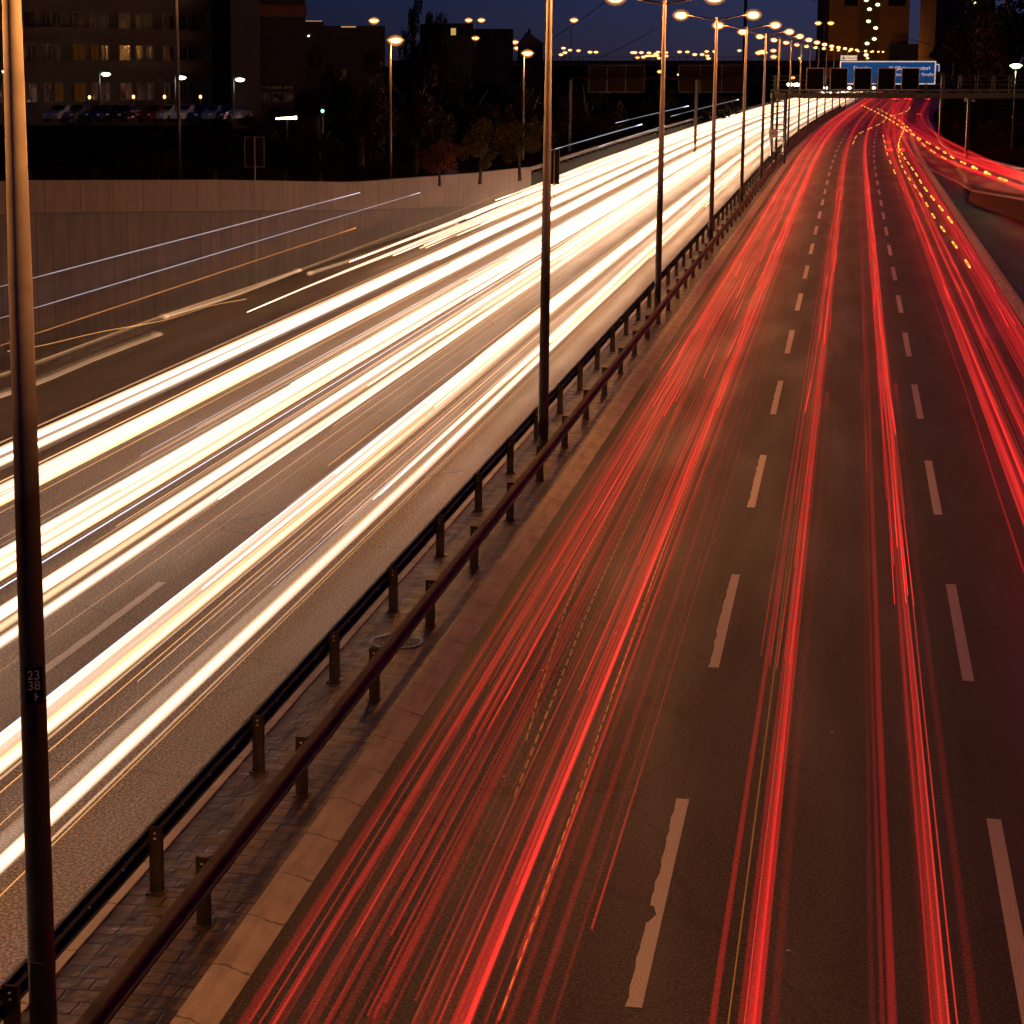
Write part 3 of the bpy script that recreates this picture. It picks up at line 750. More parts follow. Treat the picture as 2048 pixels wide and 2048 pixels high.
bundle('tail_light_trail', 'dark red haze of tail lights between the kerb trail and the thick left lane trail', GR, 12, -4.2,
       rband(-4.2, .6, 4, .11, 12, 640, 26, .07, 2) + rband(-4.0, .6, 5, .18, 16, 640, 43, .02, 6, .8, 20, .02, 0) + rband(-4.0, .5, 4, .25, 50, 640, 27, .05))
bundle('tail_light_trail', 'bright red double trail along the left side of the middle lane', GR, 12, -1.0,
       rband(-.90, .10, 3, .34, 12, 640, 28, .055, 2, .8, 4) + [(-1.24, .8, .035, RED, .30, 12, 640, 1, .01), (-1.0, .8, .03, RED, .25, 12, 640, 1, .01), (-.98, .8, .010, RED2, .9, 12, 400, 1, .01), (-1.14, .6, .008, (1, .30, .03), .4, 12, 90, 1, .01)]
       + rband(-1.08, .34, 5, .45, 30, 640, 29, .06, 4, .8, 30) + [(-.72, .8, .05, RED, .09, 12, 56, 1.2, .01)])
bundle('tail_light_trail', 'bright red trail on the right side of the middle lane, left of the right dashes', GR, 12, .7,
       rband(.70, .10, 3, .36, 12, 640, 31, .055, 2, .8, 4) + [(.84, .8, .010, RED2, .9, 12, 500, 1, .01), (.98, .8, .05, RED, .10, 12, 58, 1.2, .01), (.62, .8, .09, RED, .07, 12, 60, 1.2, .01)]
       + rband(.72, .3, 5, .45, 34, 640, 32, .055, 4, .8, 40))
bundle('tail_light_trail', 'narrow red trail down the centre of the middle lane', GR, 12, .25,
       [(.28, .8, .045, RED, .30, 12, 640, 1, .01), (.19, .8, .025, RED, .16, 12, 640, 1, .01), (.12, .8, .03, RED, .07, 12, 60, 1, .01), ([(40, .2), (90, .22), (150, .1), (230, .45), (300, .3)], .8, .014, RED2, .9, 45, 380, 1, .01)])
bundle('tail_light_trail', 'left red trail of the right lane running off the right edge', GR, 10, 3.0,
       [(2.68, .8, .022, RED, .5, 10, 640, 1, .02)] + rband(3.15, .42, 7, .75, 10, 640, 33, .065, 4, .8, 8))
bundle('tail_light_trail', 'soft red trail in the centre of the right lane', GR, 10, 3.8,
       rband(3.8, .4, 6, .55, 10, 640, 34, .055, 4, .8, 8) + [(4.42, .8, .018, RED, .6, 10, 640, 1, .02)])
bundle('tail_light_trail', 'solid wide red trail against the right kerb', GR, 10, 4.8,
       rband(4.8, .7, 10, .75, 10, 640, 35, .075, 4, .8, 6))
# amber indicator dashes
GA = 'amber blinker trails'
def amber(label, ctrl, h, s0, s1, dash, r=.05, s=1.6):
    bundle('indicator_trail', label, GA, s0, 0, [(ctrl, h, r, AMB if r > .03 else (1, .33, .03), s, s0, s1, 1.0, 0.0, dash)])
amber('dotted amber line over the dark red trail by the median kerb', [(15, -3.6), (38, -4.5), (70, -5.0)], .75, 26, 66, (.30, .16), .013, .35)
amber('dotted amber double line left of the thick red left lane trail', [(15, -3.75), (38, -4.1), (75, -4.6)], .7, 24, 74, (.34, .18), .018, .30)
amber('dotted amber line hugging the right side of the thick red left lane trail', [(12, -3.05), (40, -3.25), (80, -3.7)], .8, 18, 60, (.30, .14), .009, .7)
amber('row of yellow indicator dashes along the left side of the right lane far away', [(90, 4.5), (130, 4.05), (180, 3.6), (260, 4.2)], .85, 92, 230, (3.6, 6.2), .075, 2.6)
amber('row of bright yellow indicator dashes along the right lane near the kerb far away', [(110, 4.9), (160, 4.4), (220, 4.0), (300, 5.2)], .85, 118, 300, (4.5, 5.2), .085, 3.0)
amber('yellow indicator dashes at the split of middle and right lane', [(150, 2.9), (230, 2.7), (300, 2.4)], .85, 170, 270, (6, 11), .09, 2.2)
amber('yellow indicator dashes curving into the middle lane below the gantry', [(210, -.6), (250, -.4), (330, 2.5), (400, 5.5)], .85, 232, 420, (8, 9), .09, 2.2)
# trails from the slip road: measured points on the picture turned into places 0.8 m above the paving
h8 = .8
wpath('tail_light_trail', 'upper red trail sweeping in from the slip road at the right edge', GR,
      [(2300, 425, 2.6), (2048, 349, 2.1), (1995, 331, 1.8), (1928, 300, 1.1), (1877, 273, .8), (1849, 248, .8), (1842, 222, .8), (1857, 198, .8)],
      [(0, .10, RED, .55, None), (.3, .07, RED2, .5, None), (-.5, .06, RED, .35, None)])
wpath('tail_light_trail', 'middle red trail sweeping in from the slip road at the right edge', GR,
      [(2300, 440, 2.6), (2048, 359, 2.1), (1985, 338, 1.7), (1908, 309, 1.1), (1865, 285, .8), (1812, 250, .8), (1789, 220, .8), (1792, 198, .8)],
      [(0, .10, RED, .5, None), (.5, .09, RED, .45, None), (-.35, .07, RED2, .35, None), (.9, .08, RED, .3, None)])
wpath('tail_light_trail', 'lower red trail sweeping in from the slip road at the right edge', GR,
      [(2300, 470, 2.6), (2048, 377, 2.1), (1977, 352, 1.5), (1904, 325, 1.0), (1860, 300, .8), (1828, 272, .8), (1800, 240, .8), (1820, 198, .8)],
      [(0, .10, RED, .6, None), (.25, .04, RED2, .6, None)])
wpath('indicator_trail', 'yellow indicator dashes on the slip road trails at the right', GA,
      [(2100, 382, 2.2), (2019, 363, 2.0), (1974, 346, 1.6), (1937, 330, 1.2), (1905, 315, 1.0), (1872, 294, .8), (1827, 270, .8), (1769, 233, .8), (1721, 209, .8)],
      [(0, .12, AMB, 2.6, (5, 8))])
wpath('indicator_trail', 'second row of yellow indicator dashes under the slip road trails', GA,
      [(1892, 318, .9), (1872, 307, .8), (1850, 292, .8), (1832, 274, .8), (1812, 252, .8), (1784, 232, .8), (1748, 214, .8)],
      [(0, .11, AMB, 2.2, (6, 9))])
wpath('tail_light_trail', 'red trail crossing from the right lane to the middle lane below the gantry', GR,
      [(1778, 300, .8), (1768, 262, .8), (1765, 238, .8), (1780, 215, .8), (1786, 198, .8)], [(0, .09, RED, .5, None), (.3, .07, RED2, .4, None)])
wpath('tail_light_trail', 'red trail bending right from the right lane just below the gantry', GR,
      [(1808, 300, .8), (1797, 268, .8), (1786, 235, .8), (1790, 212, .8), (1815, 197, .8)], [(0, .1, RED, .5, None), (-.4, .08, RED2, .4, None)])
wpath('tail_light_trail', 'thin red trail crossing steeply through the yellow dashes', GR,
      [(1775, 285, .8), (1800, 268, .8), (1832, 250, .8), (1838, 228, .8)], [(0, .06, RED2, .5, None)])

# ================================================================== SIGN GANTRY OVER THE ROAD
GZ = 197.0
def gp(px, py): return atd(px, py, GZ)
gx0, gx1 = gp(1549, 190), gp(2150, 190)
gdir = (gx1-gx0); gdir.z = 0; glen = gdir.length; gang = math.atan2(gdir.y, gdir.x)
gn = empty('sign_gantry', (gx0.x, gx0.y, 0), gang, 'long sign gantry with walkway railing crossing above the red carriageway', 'gantry')
kpx = GZ/4590.0
mb = MB(); mb.box(-.3, glen, -.35, .35, 5.73, 6.18); mb.build('beam', M['green_steel'], gn)
mb = MB(); mb.box(-.3, glen, -.42, -.38, 6.33, 6.52); mb.box(-.3, glen, .38, .42, 6.33, 6.52)
i = 0.0
while i < glen: mb.box(i, i+.05, -.36, .36, 6.18, 6.24); i += 1.5
mb.build('walkway', M['green_steel'], gn)
mb = MB()
for z in (6.9, 7.28, 7.66): mb.tube([(-.3, -.4, z), (glen, -.4, z)], .022, 6); mb.tube([(-.3, .4, z), (glen, .4, z)], .022, 6)
i = 0.0
while i < glen: mb.box(i-.03, i+.03, -.43, -.37, 5.95, 7.68); mb.box(i-.03, i+.03, .37, .43, 5.95, 7.68); i += 1.47
mb.build('railing', M['green_steel'], gn)
mb = MB()
for x in (-.15, 1.0):
    for y in (-.3, .3): mb.box(x-.09, x+.09, y-.09, y+.09, 0, 6.2)
for z in (1, 2, 3, 4, 5): mb.box(-.1, 1.0, -.3, -.24, z, z+.08); mb.box(-.1, 1.0, .24, .3, z+.4, z+.48)
mb.build('leg', M['dark_steel'], gn)
def u_of(px): return (gp(px, 190)-gx0).length
mb = MB(); u = u_of(1939); mb.box(u-.13, u+.13, -.13, .13, 0, 5.74); mb.build('leg', M['dark_steel'], gn)
for k, px in enumerate((1625.8, 1673.2, 1720.6, 1768, 1815.5)):
    u = u_of(px)
    lb = ['leftmost', 'second from left', 'middle', 'second from right', 'rightmost'][k]
    bd = empty('signal_board', tuple(gn.matrix_basis @ Vector((u, -.62, 6.48))), gang, 'dark lane signal board with pale frame, %s of the five on the gantry' % lb, 'signal board', 'lane signal boards')
    mb = MB(); mb.box(-.74, .74, -.10, .08, .0, 1.83); o = mb.build('casing', M['black'], bd)
    bv = o.modifiers.new('b', 'BEVEL'); bv.width = .08; bv.segments = 2
    mb = MB(); mb.box(-.78, .78, -.125, -.10, -.03, .03); mb.box(-.78, .78, -.125, -.10, 1.80, 1.86); mb.box(-.78, -.72, -.125, -.10, .03, 1.80); mb.box(.72, .78, -.125, -.10, .03, 1.80)
    mb.build('frame', M['signframe'], bd)
    mb = MB(); mb.box(-.5, -.44, .08, .2, .1, 1.7); mb.box(.44, .5, .08, .2, .1, 1.7); mb.build('bracket', M['dark_steel'], bd)
sp = gp(1547, 267); sg_ = empty('speed_limit_sign', (sp.x, sp.y-1.0, 0), gang, 'square speed limit sign with 80 in a red ring, by the gantry leg', 'road sign')
z0 = sp.z+.05
mb = MB(); mb.box(-.36, .36, -.02, .02, z0-.36, z0+.36); mb.build('panel', M['signwhite'], sg_)
mb = MB(); mb.lathe([(.25, -.03), (.32, -.03), (.32, .0), (.25, 0)], 32, Matrix.Translation((0, -.022, z0)) @ Matrix.Rotation(R(90), 4, 'X')); mb.build('red_ring', M['signred'], sg_)
text_mesh('80', .36, M['black'], sg_, (0, -.03, z0-.01), (R(90), 0, 0))
mb = MB(); mb.tube([(0, .05, 0), (0, .05, z0+.3)], .035, 8); mb.build('post', M['steel'], sg_)

# second gantry with the blue direction sign
BZ = 262.0
b0 = atd(1660, 150, BZ); b1 = atd(1905, 150, BZ); bd_ = b1-b0; bl = Vector((bd_.x, bd_.y, 0)).length; ba = math.atan2(bd_.y, bd_.x)
kb = BZ/4590.0
bs = empty('direction_sign', (b0.x, b0.y, 0), ba, 'wide blue direction sign with white border behind the dark signal boards', 'direction sign')
def bu(px): return (atd(px, 150, BZ)-b0).length
def bz(py): return atd(1760, py, BZ).z
mb = MB(); mb.box(bu(1679), bu(1871), -.03, .03, bz(169), bz(122)); mb.build('panel', M['signblue'], bs)
e = .13; mb = MB(); X0, X1, Z0, Z1 = bu(1679), bu(1871), bz(169), bz(122)
mb.box(X0, X1, -.045, -.032, Z1-e, Z1); mb.box(X0, X1, -.045, -.032, Z0, Z0+e); mb.box(X0, X0+e, -.045, -.032, Z0+e, Z1-e); mb.box(X1-e, X1, -.045, -.032, Z0+e, Z1-e)
mb.build('border', M['signlit'], bs)
for tx, px, py, sz in (('Dresden', 1724, 136.5, .60), ('Schmargendorf', 1828, 136.5, .60), ('Mecklenburgische Straße', 1819, 149.5, .56), ('AS', 1781, 135.5, .5), ('14', 1793, 137, .33)):
    text_mesh(tx, sz, M['signlit'], bs, (bu(px), -.05, bz(py)), (R(90), 0, 0))
mb = MB(); mb.lathe([(.20, -.01), (.25, -.01), (.25, 0), (.20, 0)], 24, Matrix.Translation((bu(1793), -.045, bz(136.8))) @ Matrix.Rotation(R(90), 4, 'X')); mb.build('number_ring', M['signlit'], bs)
for xx in (X1+.9,):
    mb = MB(); mb.box(xx-.15, xx+.15, .1, .4, 0, Z1-1.2); mb.box(X0+.5, X1+1.0, .06, .3, Z1-1.5, Z1-1.2); mb.build('leg', M['dark_steel'], bs)
a_ = empty('airport_sign', (b0.x, b0.y, 0), ba, 'small white sign with aeroplane symbol and Schönefeld on top of the blue sign', 'direction sign')
mb = MB(); mb.box(bu(1680), bu(1712.5), -.03, .03, bz(120.5), bz(111)); mb.build('panel', M['signlit'], a_)
text_mesh('Schönefeld', .34, M['black'], a_, (bu(1699.5), -.04, bz(116)), (R(90), 0, 0))
pl_ = MB(); ux, uz = bu(1685), bz(116)
pl_.box(ux-.035, ux+.035, -.045, -.035, uz-.2, uz+.22)
n = len(pl_.v)
for sg in (1, -1):
    pl_.quad((ux+sg*.036, -.04, uz+.08), (ux+sg*.22, -.04, uz-.06), (ux+sg*.22, -.04, uz-.1), (ux+sg*.036, -.04, uz-.02))
    pl_.quad((ux+sg*.036, -.04, uz-.13), (ux+sg*.11, -.04, uz-.2), (ux+sg*.11, -.04, uz-.23), (ux+sg*.036, -.04, uz-.19))
pl_.build('aeroplane_symbol', M['black'], a_)
t_ = empty('route_sign', (b0.x, b0.y, 0), ba, 'small turquoise blue sign peeping out behind the right end of the blue sign', 'road sign')
mb = MB(); mb.box(bu(1870), bu(1880), .5, .56, bz(145), bz(129)); mb.build('panel', M['signblue'], t_)
mb = MB(); mb.box(bu(1870), bu(1880), .48, .495, bz(129.8), bz(128)); mb.box(bu(1878.8), bu(1880.4), .48, .495, bz(145), bz(129.8)); mb.build('border', M['signlit'], t_)

# small lit-white lettered board right of the road beyond the gantry
p = atd(1940, 200, 205); ib = empty('distance_board', (p.x, p.y, 0), gang, 'small pale board with blocky marks on a post right of the road', 'road sign')
mb = MB()
for q in range(6): mb.box(-.52+q*.17, -.40+q*.17, -.03, .0, p.z-.15, p.z+.15 - (.12 if q > 3 else 0))
mb.build('panel', M['signwhite'], ib); mb = MB(); mb.tube([(0, .06, 0), (0, .06, p.z)], .05, 8); mb.build('post', M['dark_steel'], ib)

# gantry over the headlight carriageway, seen from behind
GL = 222.0
q0, q1 = atd(1142, 156, GL), atd(1500, 156, GL); qd = q1-q0; ql = Vector((qd.x, qd.y, 0)).length; qa = math.atan2(qd.y, qd.x)
lg = empty('sign_gantry', (q0.x, q0.y, 0), qa, 'dark sign gantry over the headlight carriageway with the backs of its signs showing', 'gantry')
def qu(px): return (atd(px, 156, GL)-q0).length
def qz(py): return atd(1300, py, GL).z
mb = MB(); mb.box(0, ql, -.25, .25, qz(159), qz(154)); mb.build('beam', M['signback'], lg)
for px in (1142, 1394): mb = MB(); mb.box(qu(px)-.13, qu(px)+.13, .0, .26, 0, qz(159)); mb.build('leg', M['steel'], lg)
for x0, x1 in ((1178, 1290), (1358, 1489)):
    mb = MB(); mb.box(qu(x0), qu(x1), .3, .36, qz(185), qz(130)); o = mb.build('sign_panel', M['signback'], lg)
    a, b_, c, d = qu(x0), qu(x1), qz(185), qz(130); mb = MB(); mb.box(a, b_, .27, .295, c, c+.05); mb.box(a, b_, .27, .295, d-.05, d); mb.box(a, a+.05, .27, .295, c+.05, d-.05); mb.box(b_-.05, b_, .27, .295, c+.05, d-.05)
    for f in (.33, .66): mb.box(a+(b_-a)*f-.03, a+(b_-a)*f+.03, .27, .294, c+.05, d-.05)
    mb.build('edge_trim', M['steel'], o)

# sign boards seen from behind
def back_sign(px, y0, y1, w, zc, zb, label, lights=False):
    p = atd(px, (y0+y1)/2, zc); o = empty('traffic_sign', (p.x, p.y, 0), YAW, label, 'road sign')
    zt, zz = atd(px, y0, zc).z, atd(px, y1, zc).z; hw = w/2*zc/4500
    mb = MB(); mb.box(-hw, hw, -.02, .02, zz, zt); mb.build('panel', M['signback'], o)
    mb = MB(); e = .035
    mb.box(-hw-e, hw+e, -.03, -.021, zt, zt+e); mb.box(-hw-e, hw+e, -.03, -.021, zz-e, zz); mb.box(-hw-e, -hw, -.03, -.021, zz, zt); mb.box(hw, hw+e, -.03, -.021, zz, zt); mb.build('rim', M['steel'], o)
    mb = MB(); mb.tube([(0, -.06, zb), (0, -.06, zt+.05)], .04, 8); mb.build('post', M['steel'], o); return o
back_sign(509, 275, 333, 37, 88, 0, 'upright brown sign seen from behind on a thin post in front of the left wall')
back_sign(1108, 299, 368, 20, 150, 0, 'narrow dark sign board seen from behind beside the end of the concrete wall')
# ================================================================== FAR BRIDGE, MAST, CABLES
BR = 700.0
r0, r1 = atd(780, 125, BR), atd(1900, 125, BR); rd = r1-r0; rl = Vector((rd.x, rd.y, 0)).length; ra = math.atan2(rd.y, rd.x)
br = empty('road_bridge', (r0.x, r0.y, 0), ra, 'long low concrete bridge across the background beneath the distant lamps', 'bridge')
zt = atd(1300, 121, BR).z; zb = atd(1300, 134, BR).z
mb = MB(); mb.box(0, rl, -.3, 12, zb, zt); mb.build('deck', M['bridge'], br)
mb = MB()
i = 0.0
while i < rl: mb.box(i, i+.12, -.32, -.2, zt, zt+1.0); i += 4
mb.box(0, rl, -.32, -.2, zt+1.0, zt+1.12); mb.build('railing', M['steel'], br)
for x in (8, 50, 78, rl-60, rl-25): mb = MB(); mb.box(x, x+1.6, 2, 10, -.2, zb); mb.build('pier', M['bridge'], br)
mp0 = atd(1488, 118, 560); ms = empty('mast', (mp0.x, mp0.y, 0), 0, 'tall dark mast standing against the sky behind the far lamp posts', 'mast')
mb = MB(); mb.tube([(0, 0, 0), (0, 0, atd(1488, -60, 560).z)], [.45, .38], 12); mb.build('shaft', M['dark_steel'], ms, True)
def cable(label, a, b_, za, zb_, sag=.6):
    A, B = atd(*a, za), atd(*b_, zb_); o = empty('cable', tuple(A), 0, label, 'cable'); mb = MB(); P = []
    for i in range(17):
        f = i/16; P.append(A.lerp(B, f) - A + Vector((0, 0, -sag*4*f*(1-f))))
    mb.tube(P, .035, 5, False); mb.build('wire', M['black'], o)
cable('thin overhead cable slanting down behind the second lamp post', (1300, -70), (1040, 112), 200, 240)
cable('thin overhead cable slanting across the sky behind the nearest double lamp', (1480, -60), (1200, 115), 200, 240)
cable('thin overhead cable slanting down towards the yellow tower', (1560, -30), (1880, 96), 330, 330)

# ================================================================== LAMPS FURTHER AWAY
def small_lamp(px, py, zc, zbase_px, label, group, m='lampfar', r=.3, double=False, light=0, pole=.09, lx=0, pm='steel'):
    head = atd(px, py, zc); base = atd(px+lx, zbase_px, zc).z
    p = atd(px+lx, py, zc)
    root = empty('street_lamp', (p.x, p.y, 0), YAW, label, 'street lamp', group)
    loc = Vector(root.location); Mr = Matrix.Rotation(-YAW, 4, 'Z')
    hp = Mr @ (head - loc)
    mb = MB(); mb.tube([(0, 0, base), (0, 0, head.z+.12)], [pole, pole*.6], 8)
    if abs(lx) > 1: mb.tube([(0, 0, head.z+.12), (hp.x, hp.y, head.z+.15)], pole*.5, 6)
    mb.build('pole', M[pm], root, True)
    xs = [hp.x] if not double else [-.9*zc/320, .9*zc/320]
    for x in xs:
        g_ = MB(); g_.lathe([(.001, .35*r), (.6*r, .25*r), (r, 0), (.6*r, -.45*r), (.001, -.55*r)], 10, Matrix.Translation((x, 0, head.z)), 1.25, 1.0)
        g_.build('lamp_glass', M[m], root, True)
        if m == 'lampfar' or m == 'lampcore':
            g_ = MB(); g_.lathe([(.001, r), (.9*r, .7*r), (1.5*r, 0), (.9*r, -.9*r), (.001, -1.2*r)], 12, Matrix.Translation((x, 0, head.z)), 1.2, 1.1); g_.build('glass_bowl', glow((1, .34, .04), .8, 2.0), root, True)  # glare halo added as a glow shell
        if light: point_light(root, (x, 0, head.z-.4*r-.25), light, SODIUM if m != 'lampwhite' and m != 'lampgreen' else ((1, .95, .7) if m == 'lampwhite' else (.75, 1, .35)), .2)
    if double:
        mb = MB(); mb.tube([(xs[0], 0, head.z+.1), (xs[1], 0, head.z+.1)], .06, 6); mb.build('arm', M['steel'], root)
    return root
small_lamp(791, 80, 122, 362, 'single orange street lamp behind the wall, left of centre beside the dark poplar', 'lamps behind the left wall', 'lampcore', .30, light=550, lx=-10)
small_lamp(1055, 106, 170, 322, 'single orange street lamp just left of the tall second lamp post', 'lamps behind the left wall', 'lampcore', .32, light=700, lx=-7)
small_lamp(362, -70, 100, 362, 'tall lamp post before the apartment block whose head is above the frame', 'lamps behind the left wall', 'lampcore', .26, light=250, lx=-10)
for px, py, yb, lb in ((212, 148, 215, 'white street lamp lighting the car park, leftmost of three'), (363, 155, 222, 'white street lamp lighting the car park, middle of three'), (480, 159, 225, 'white street lamp by the corner of the apartment block')):
    small_lamp(px, py, 175, yb, lb, 'white car park lamps', 'lampwhite', .30, light=35, lx=-13, pole=.06)
small_lamp(9, 143, 175, 215, 'white street lamp half hidden at the left edge behind the nearest post', 'white car park lamps', 'lampwhite', .16, lx=-3, pole=.06)
small_lamp(2032, 131, 160, 300, 'greenish white lamp glowing above the gantry walkway at the right edge', None, 'lampgreen', .36, light=260, pole=.05, pm='dark_steel')
small_lamp(748, 41, 380, 66, 'orange street lamp above the lit roofline beside the poplar', None, 'lampfar', .62, lx=-4)
small_lamp(950, 40, 380, 122, 'double headed orange lamp above the dark houses left of the second lamp post', None, 'lampfar', .45, double=True)
small_lamp(951, 76, 420, 100, 'small orange lamp directly below the double headed lamp', None, 'lampfar', .5)
small_lamp(881, 84, 420, 110, 'small orange lamp left of the dark houses', None, 'lampfar', .42)
small_lamp(1148, 40, 420, 92, 'orange lamp on a tall pole right of the second lamp post', None, 'lampfar', .55, lx=-5)
small_lamp(1649, 46, 560, 100, 'double headed orange lamp against the left side of the yellow tower', None, 'lampfar', .6, double=True)
for px_ in (1600, 1735, 1845):  # added lamps that flood the tower facades with sodium light
    small_lamp(px_, 116, 850, 124, 'small street lamp at the foot of the yellow towers behind the bridge', 'lamps at the foot of the towers', 'lampfar', .5, light=4500)
small_lamp(1888, 101, 520, 118, 'tiny lamp before the dark trees right of the blue sign', None, 'lampfar', .35)
far = [(1030,84),(1034,96),(1127,96),(1140,100),(1130,105),(1122,109),(1157,101),(1180,104),(1192,104)]
far += [(1200+x/3.864, y/3.864) for x, y in ((250,405),(270,405),(320,405),(290,443),(335,440),(378,408),(362,432),(385,430),(410,430),(432,415),(449,402),(440,428),(456,448),(510,405),(510,432),(615,400),(675,400),(732,420),(789,420),(825,397),(829,430),(838,450),(886,397),(1078,390),(1240,402),(1270,405),(1340,390),(1343,438),(1225,408),(1255,398))]
for i, (x, y) in enumerate(far):
    big_ = x > 1500 or x < 1040
    small_lamp(x, y, 760 + (i*37 % 120), 121, 'tiny distant orange street lamp beyond the far bridge', 'distant lamps beyond the bridge', 'lampfar', .85 if big_ else .62, pole=.1)
for (x, y, r, mm, lb) in ((1320, 143, .55, 'lampfar', 'tiny bright lamp below the bridge between the lamp posts'), (1358, 149, .4, 'lampfar', 'tiny bright lamp in front of the dark sign back'), (1585, 155, .5, 'lampfar', 'tiny lamp left of the signal boards')):
    small_lamp(x, y, 600, y+6, lb, None, mm, r)
# distant vehicle lamps seen over the gantry beam
for k, (x, y) in enumerate(((1577, 169), (1583, 169), (1590, 169.5), (1596, 169.5), (1594, 169), (1646, 175), (1652, 176), (1699, 176), (1738, 176), (1748, 176))):
    p = atd(x, y, 640); o = MB().lathe([(.001, .42), (.35, .25), (.45, 0), (.35, -.25), (.001, -.42)], 10).build('headlight', M['lampwhite'], None, True)
    o.location = p; tag(o, 'tiny bright headlight far down the road seen between the signal boards', 'headlight', 'distant headlights')

# ================================================================== BUILDINGS
def window(parent, x, z, w, h, m, y=-.02, frame=True):
    mb = MB(); mb.box(x, x+w, y, y+.02, z, z+h); o = mb.build('window', m, parent)
    if frame:
        f = MB(); e = .07
        f.box(x-e, x+w+e, y-.03, y+.02, z-e, z); f.box(x-e, x+w+e, y-.03, y+.02, z+h, z+h+e); f.box(x-e, x, y-.03, y+.02, z, z+h); f.box(x+w, x+w+e, y-.03, y+.02, z, z+h)
        f.box(x+w/2-.03, x+w/2+.03, y-.025, y+.0, z, z+h)
        f.build('frame', M['winframe'], o)
    return o
# apartment block with balconies: facade recedes to the right
A0, A1 = atd(-60, 220, 190), atd(426, 212, 218)
ad = A1-A0; al = Vector((ad.x, ad.y, 0)).length; aa = math.atan2(ad.y, ad.x); zg = 3.6
ab = empty('apartment_block', (A0.x, A0.y, zg), aa, 'dark apartment block with long brown balcony rows at the upper left', 'building')
mb = MB(); mb.box(0, al, 0, 12, -1, 22); mb.build('wall', M['facade'], ab)
mb = MB(); mb.box(-.3, al+.3, -.4, 12.3, 22, 22.4); mb.build('roof', M['facade2'], ab)
SH = 2.85
for fl in range(7):
    z = 1.7 + fl*SH
    if fl > 0:
        mb = MB(); mb.box(0, al, -1.3, -.02, z-.22, z-.05); mb.box(0, al, -1.35, -1.28, z-.3, z+.85); mb.build('balcony', M['balcony'], ab)
    x = .6; k = 0
    while x < al-2:
        if fl == 0 and 4 < k < 6: pass
        lit = (fl, k) in ((0, 5), (1, 6)); amb = (fl, k) in ((0, 6), (1, 7), (3, 2))
        wd = 1.0 if k % 3 else 1.5
        window(ab, x, z+.15, wd, 2.0 if fl else 1.5, M['winamber'] if lit or amb else M['glassdark'], -.02, True)
        x += wd + (.9, .45, 1.6)[k % 3]; k += 1
# lighter end wall of the block, facing the camera
c0, c1 = atd(426, 212, 217.7), atd(465, 212, 214); cd = c1-c0; cl = Vector((cd.x, cd.y, 0)).length
ca = math.atan2(cd.y, cd.x)
Mi = ab.matrix_basis.inverted()
ew = MB(); Mx = Mi @ Matrix.Translation((c0.x, c0.y, zg)) @ Matrix.Rotation(ca, 4, 'Z'); ew.box(0, cl, -.1, 3, -1, 22, Mx); ew.build('end_wall', M['facade'], ab)
for z in (2.6, 5.0, 7.4, 9.8):
    w_ = MB(); w_.box(cl*.5, cl*.72, -.14, -.12, z, z+1.3, Mx); o = w_.build('window', M['glassdark'], ab)
    f_ = MB(); f_.box(cl*.5-.07, cl*.5, -.16, -.11, z, z+1.3, Mx); f_.box(cl*.72, cl*.72+.07, -.16, -.11, z, z+1.3, Mx); f_.box(cl*.5-.07, cl*.72+.07, -.16, -.11, z-.07, z, Mx); f_.box(cl*.6, cl*.62, -.16, -.11, z, z+1.3, Mx); f_.build('frame', M['winframe'], o)
# second block with rust band
def block(x0, x1, ytop, zc, label, m, depth=14, name='office_block'):
    a, b_ = atd(x0, 200, zc), atd(x1, 200, zc+2); d = b_-a; l = Vector((d.x, d.y, 0)).length; o = empty(name, (a.x, a.y, zg), math.atan2(d.y, d.x), label, 'building')
    top = atd((x0+x1)/2, ytop, zc).z - zg; mb = MB(); mb.box(0, l, 0, depth, -1, top); mb.build('wall', m, o); return o, l, top, a, zc
o2, l2_, top2, a2, z2 = block(466, 612, -40, 232, 'grey block with a rust coloured upper band right of the apartment block', M['facade2'])
def Z(py, zc): return atd(540, py, zc).z - zg
mb = MB(); mb.box(-.02, l2_+.1, -.12, -.02, Z(31, z2), Z(10, z2)); mb.build('band', M['orangeband'], o2)
mb = MB(); mb.box(-.02, l2_+.1, -.2, -.02, Z(33, z2), Z(31, z2)); mb.build('ledge', M['winframe'], o2)
k2 = z2/4500
for px, w, y0, y1, m_ in ((503, 14, 134, 150, 'winlit'), (503, 14, 120.5, 125, 'winlit'), (471, 8, 79, 83.5, 'winlit')):
    window(o2, (px-466)*k2, Z(y1, z2), w*k2, (y1-y0)*k2, M[m_], -.05, px > 480)
for i in range(5):
    px = 476 + i*23.5; window(o2, (px-466)*k2, Z(204, z2), 19*k2, 19*k2, M['glassdark'], -.05); window(o2, (px-466)*k2, Z(179, z2), 19*k2, 6*k2, M['glassdark'], -.05, False)
mb = MB(); mb.box(0, l2_, -.1, -.02, Z(158, z2), Z(119, z2)); mb.build('dark_band', M['balcony'], o2)
o3, l3, top3, a3, z3 = block(606, 770, 52, 262, 'lower dark building with a lit roof edge right of the grey block', M['facade2'], 14)
k3 = z3/4500
for px, y, w, h in ((606, 41, 40, 1.4), (682, 54, 34, 2.0)):
    pass
mb = MB(); mb.box(-.1, 42*k3, -.35, 3, Z(52, z3), Z(42, z3)); mb.build('parapet', M['facade2'], o3)
mb = MB(); mb.box(0, 38*k3, -.42, -.36, Z(43.4, z3), Z(42, z3)); mb.box(78*k3, 108*k3, -.1, -.02, Z(55, z3), Z(52.6, z3)); mb.build('roof_edge_light', m_emit('roof_glow', (1, .5, .22), .5), o3)
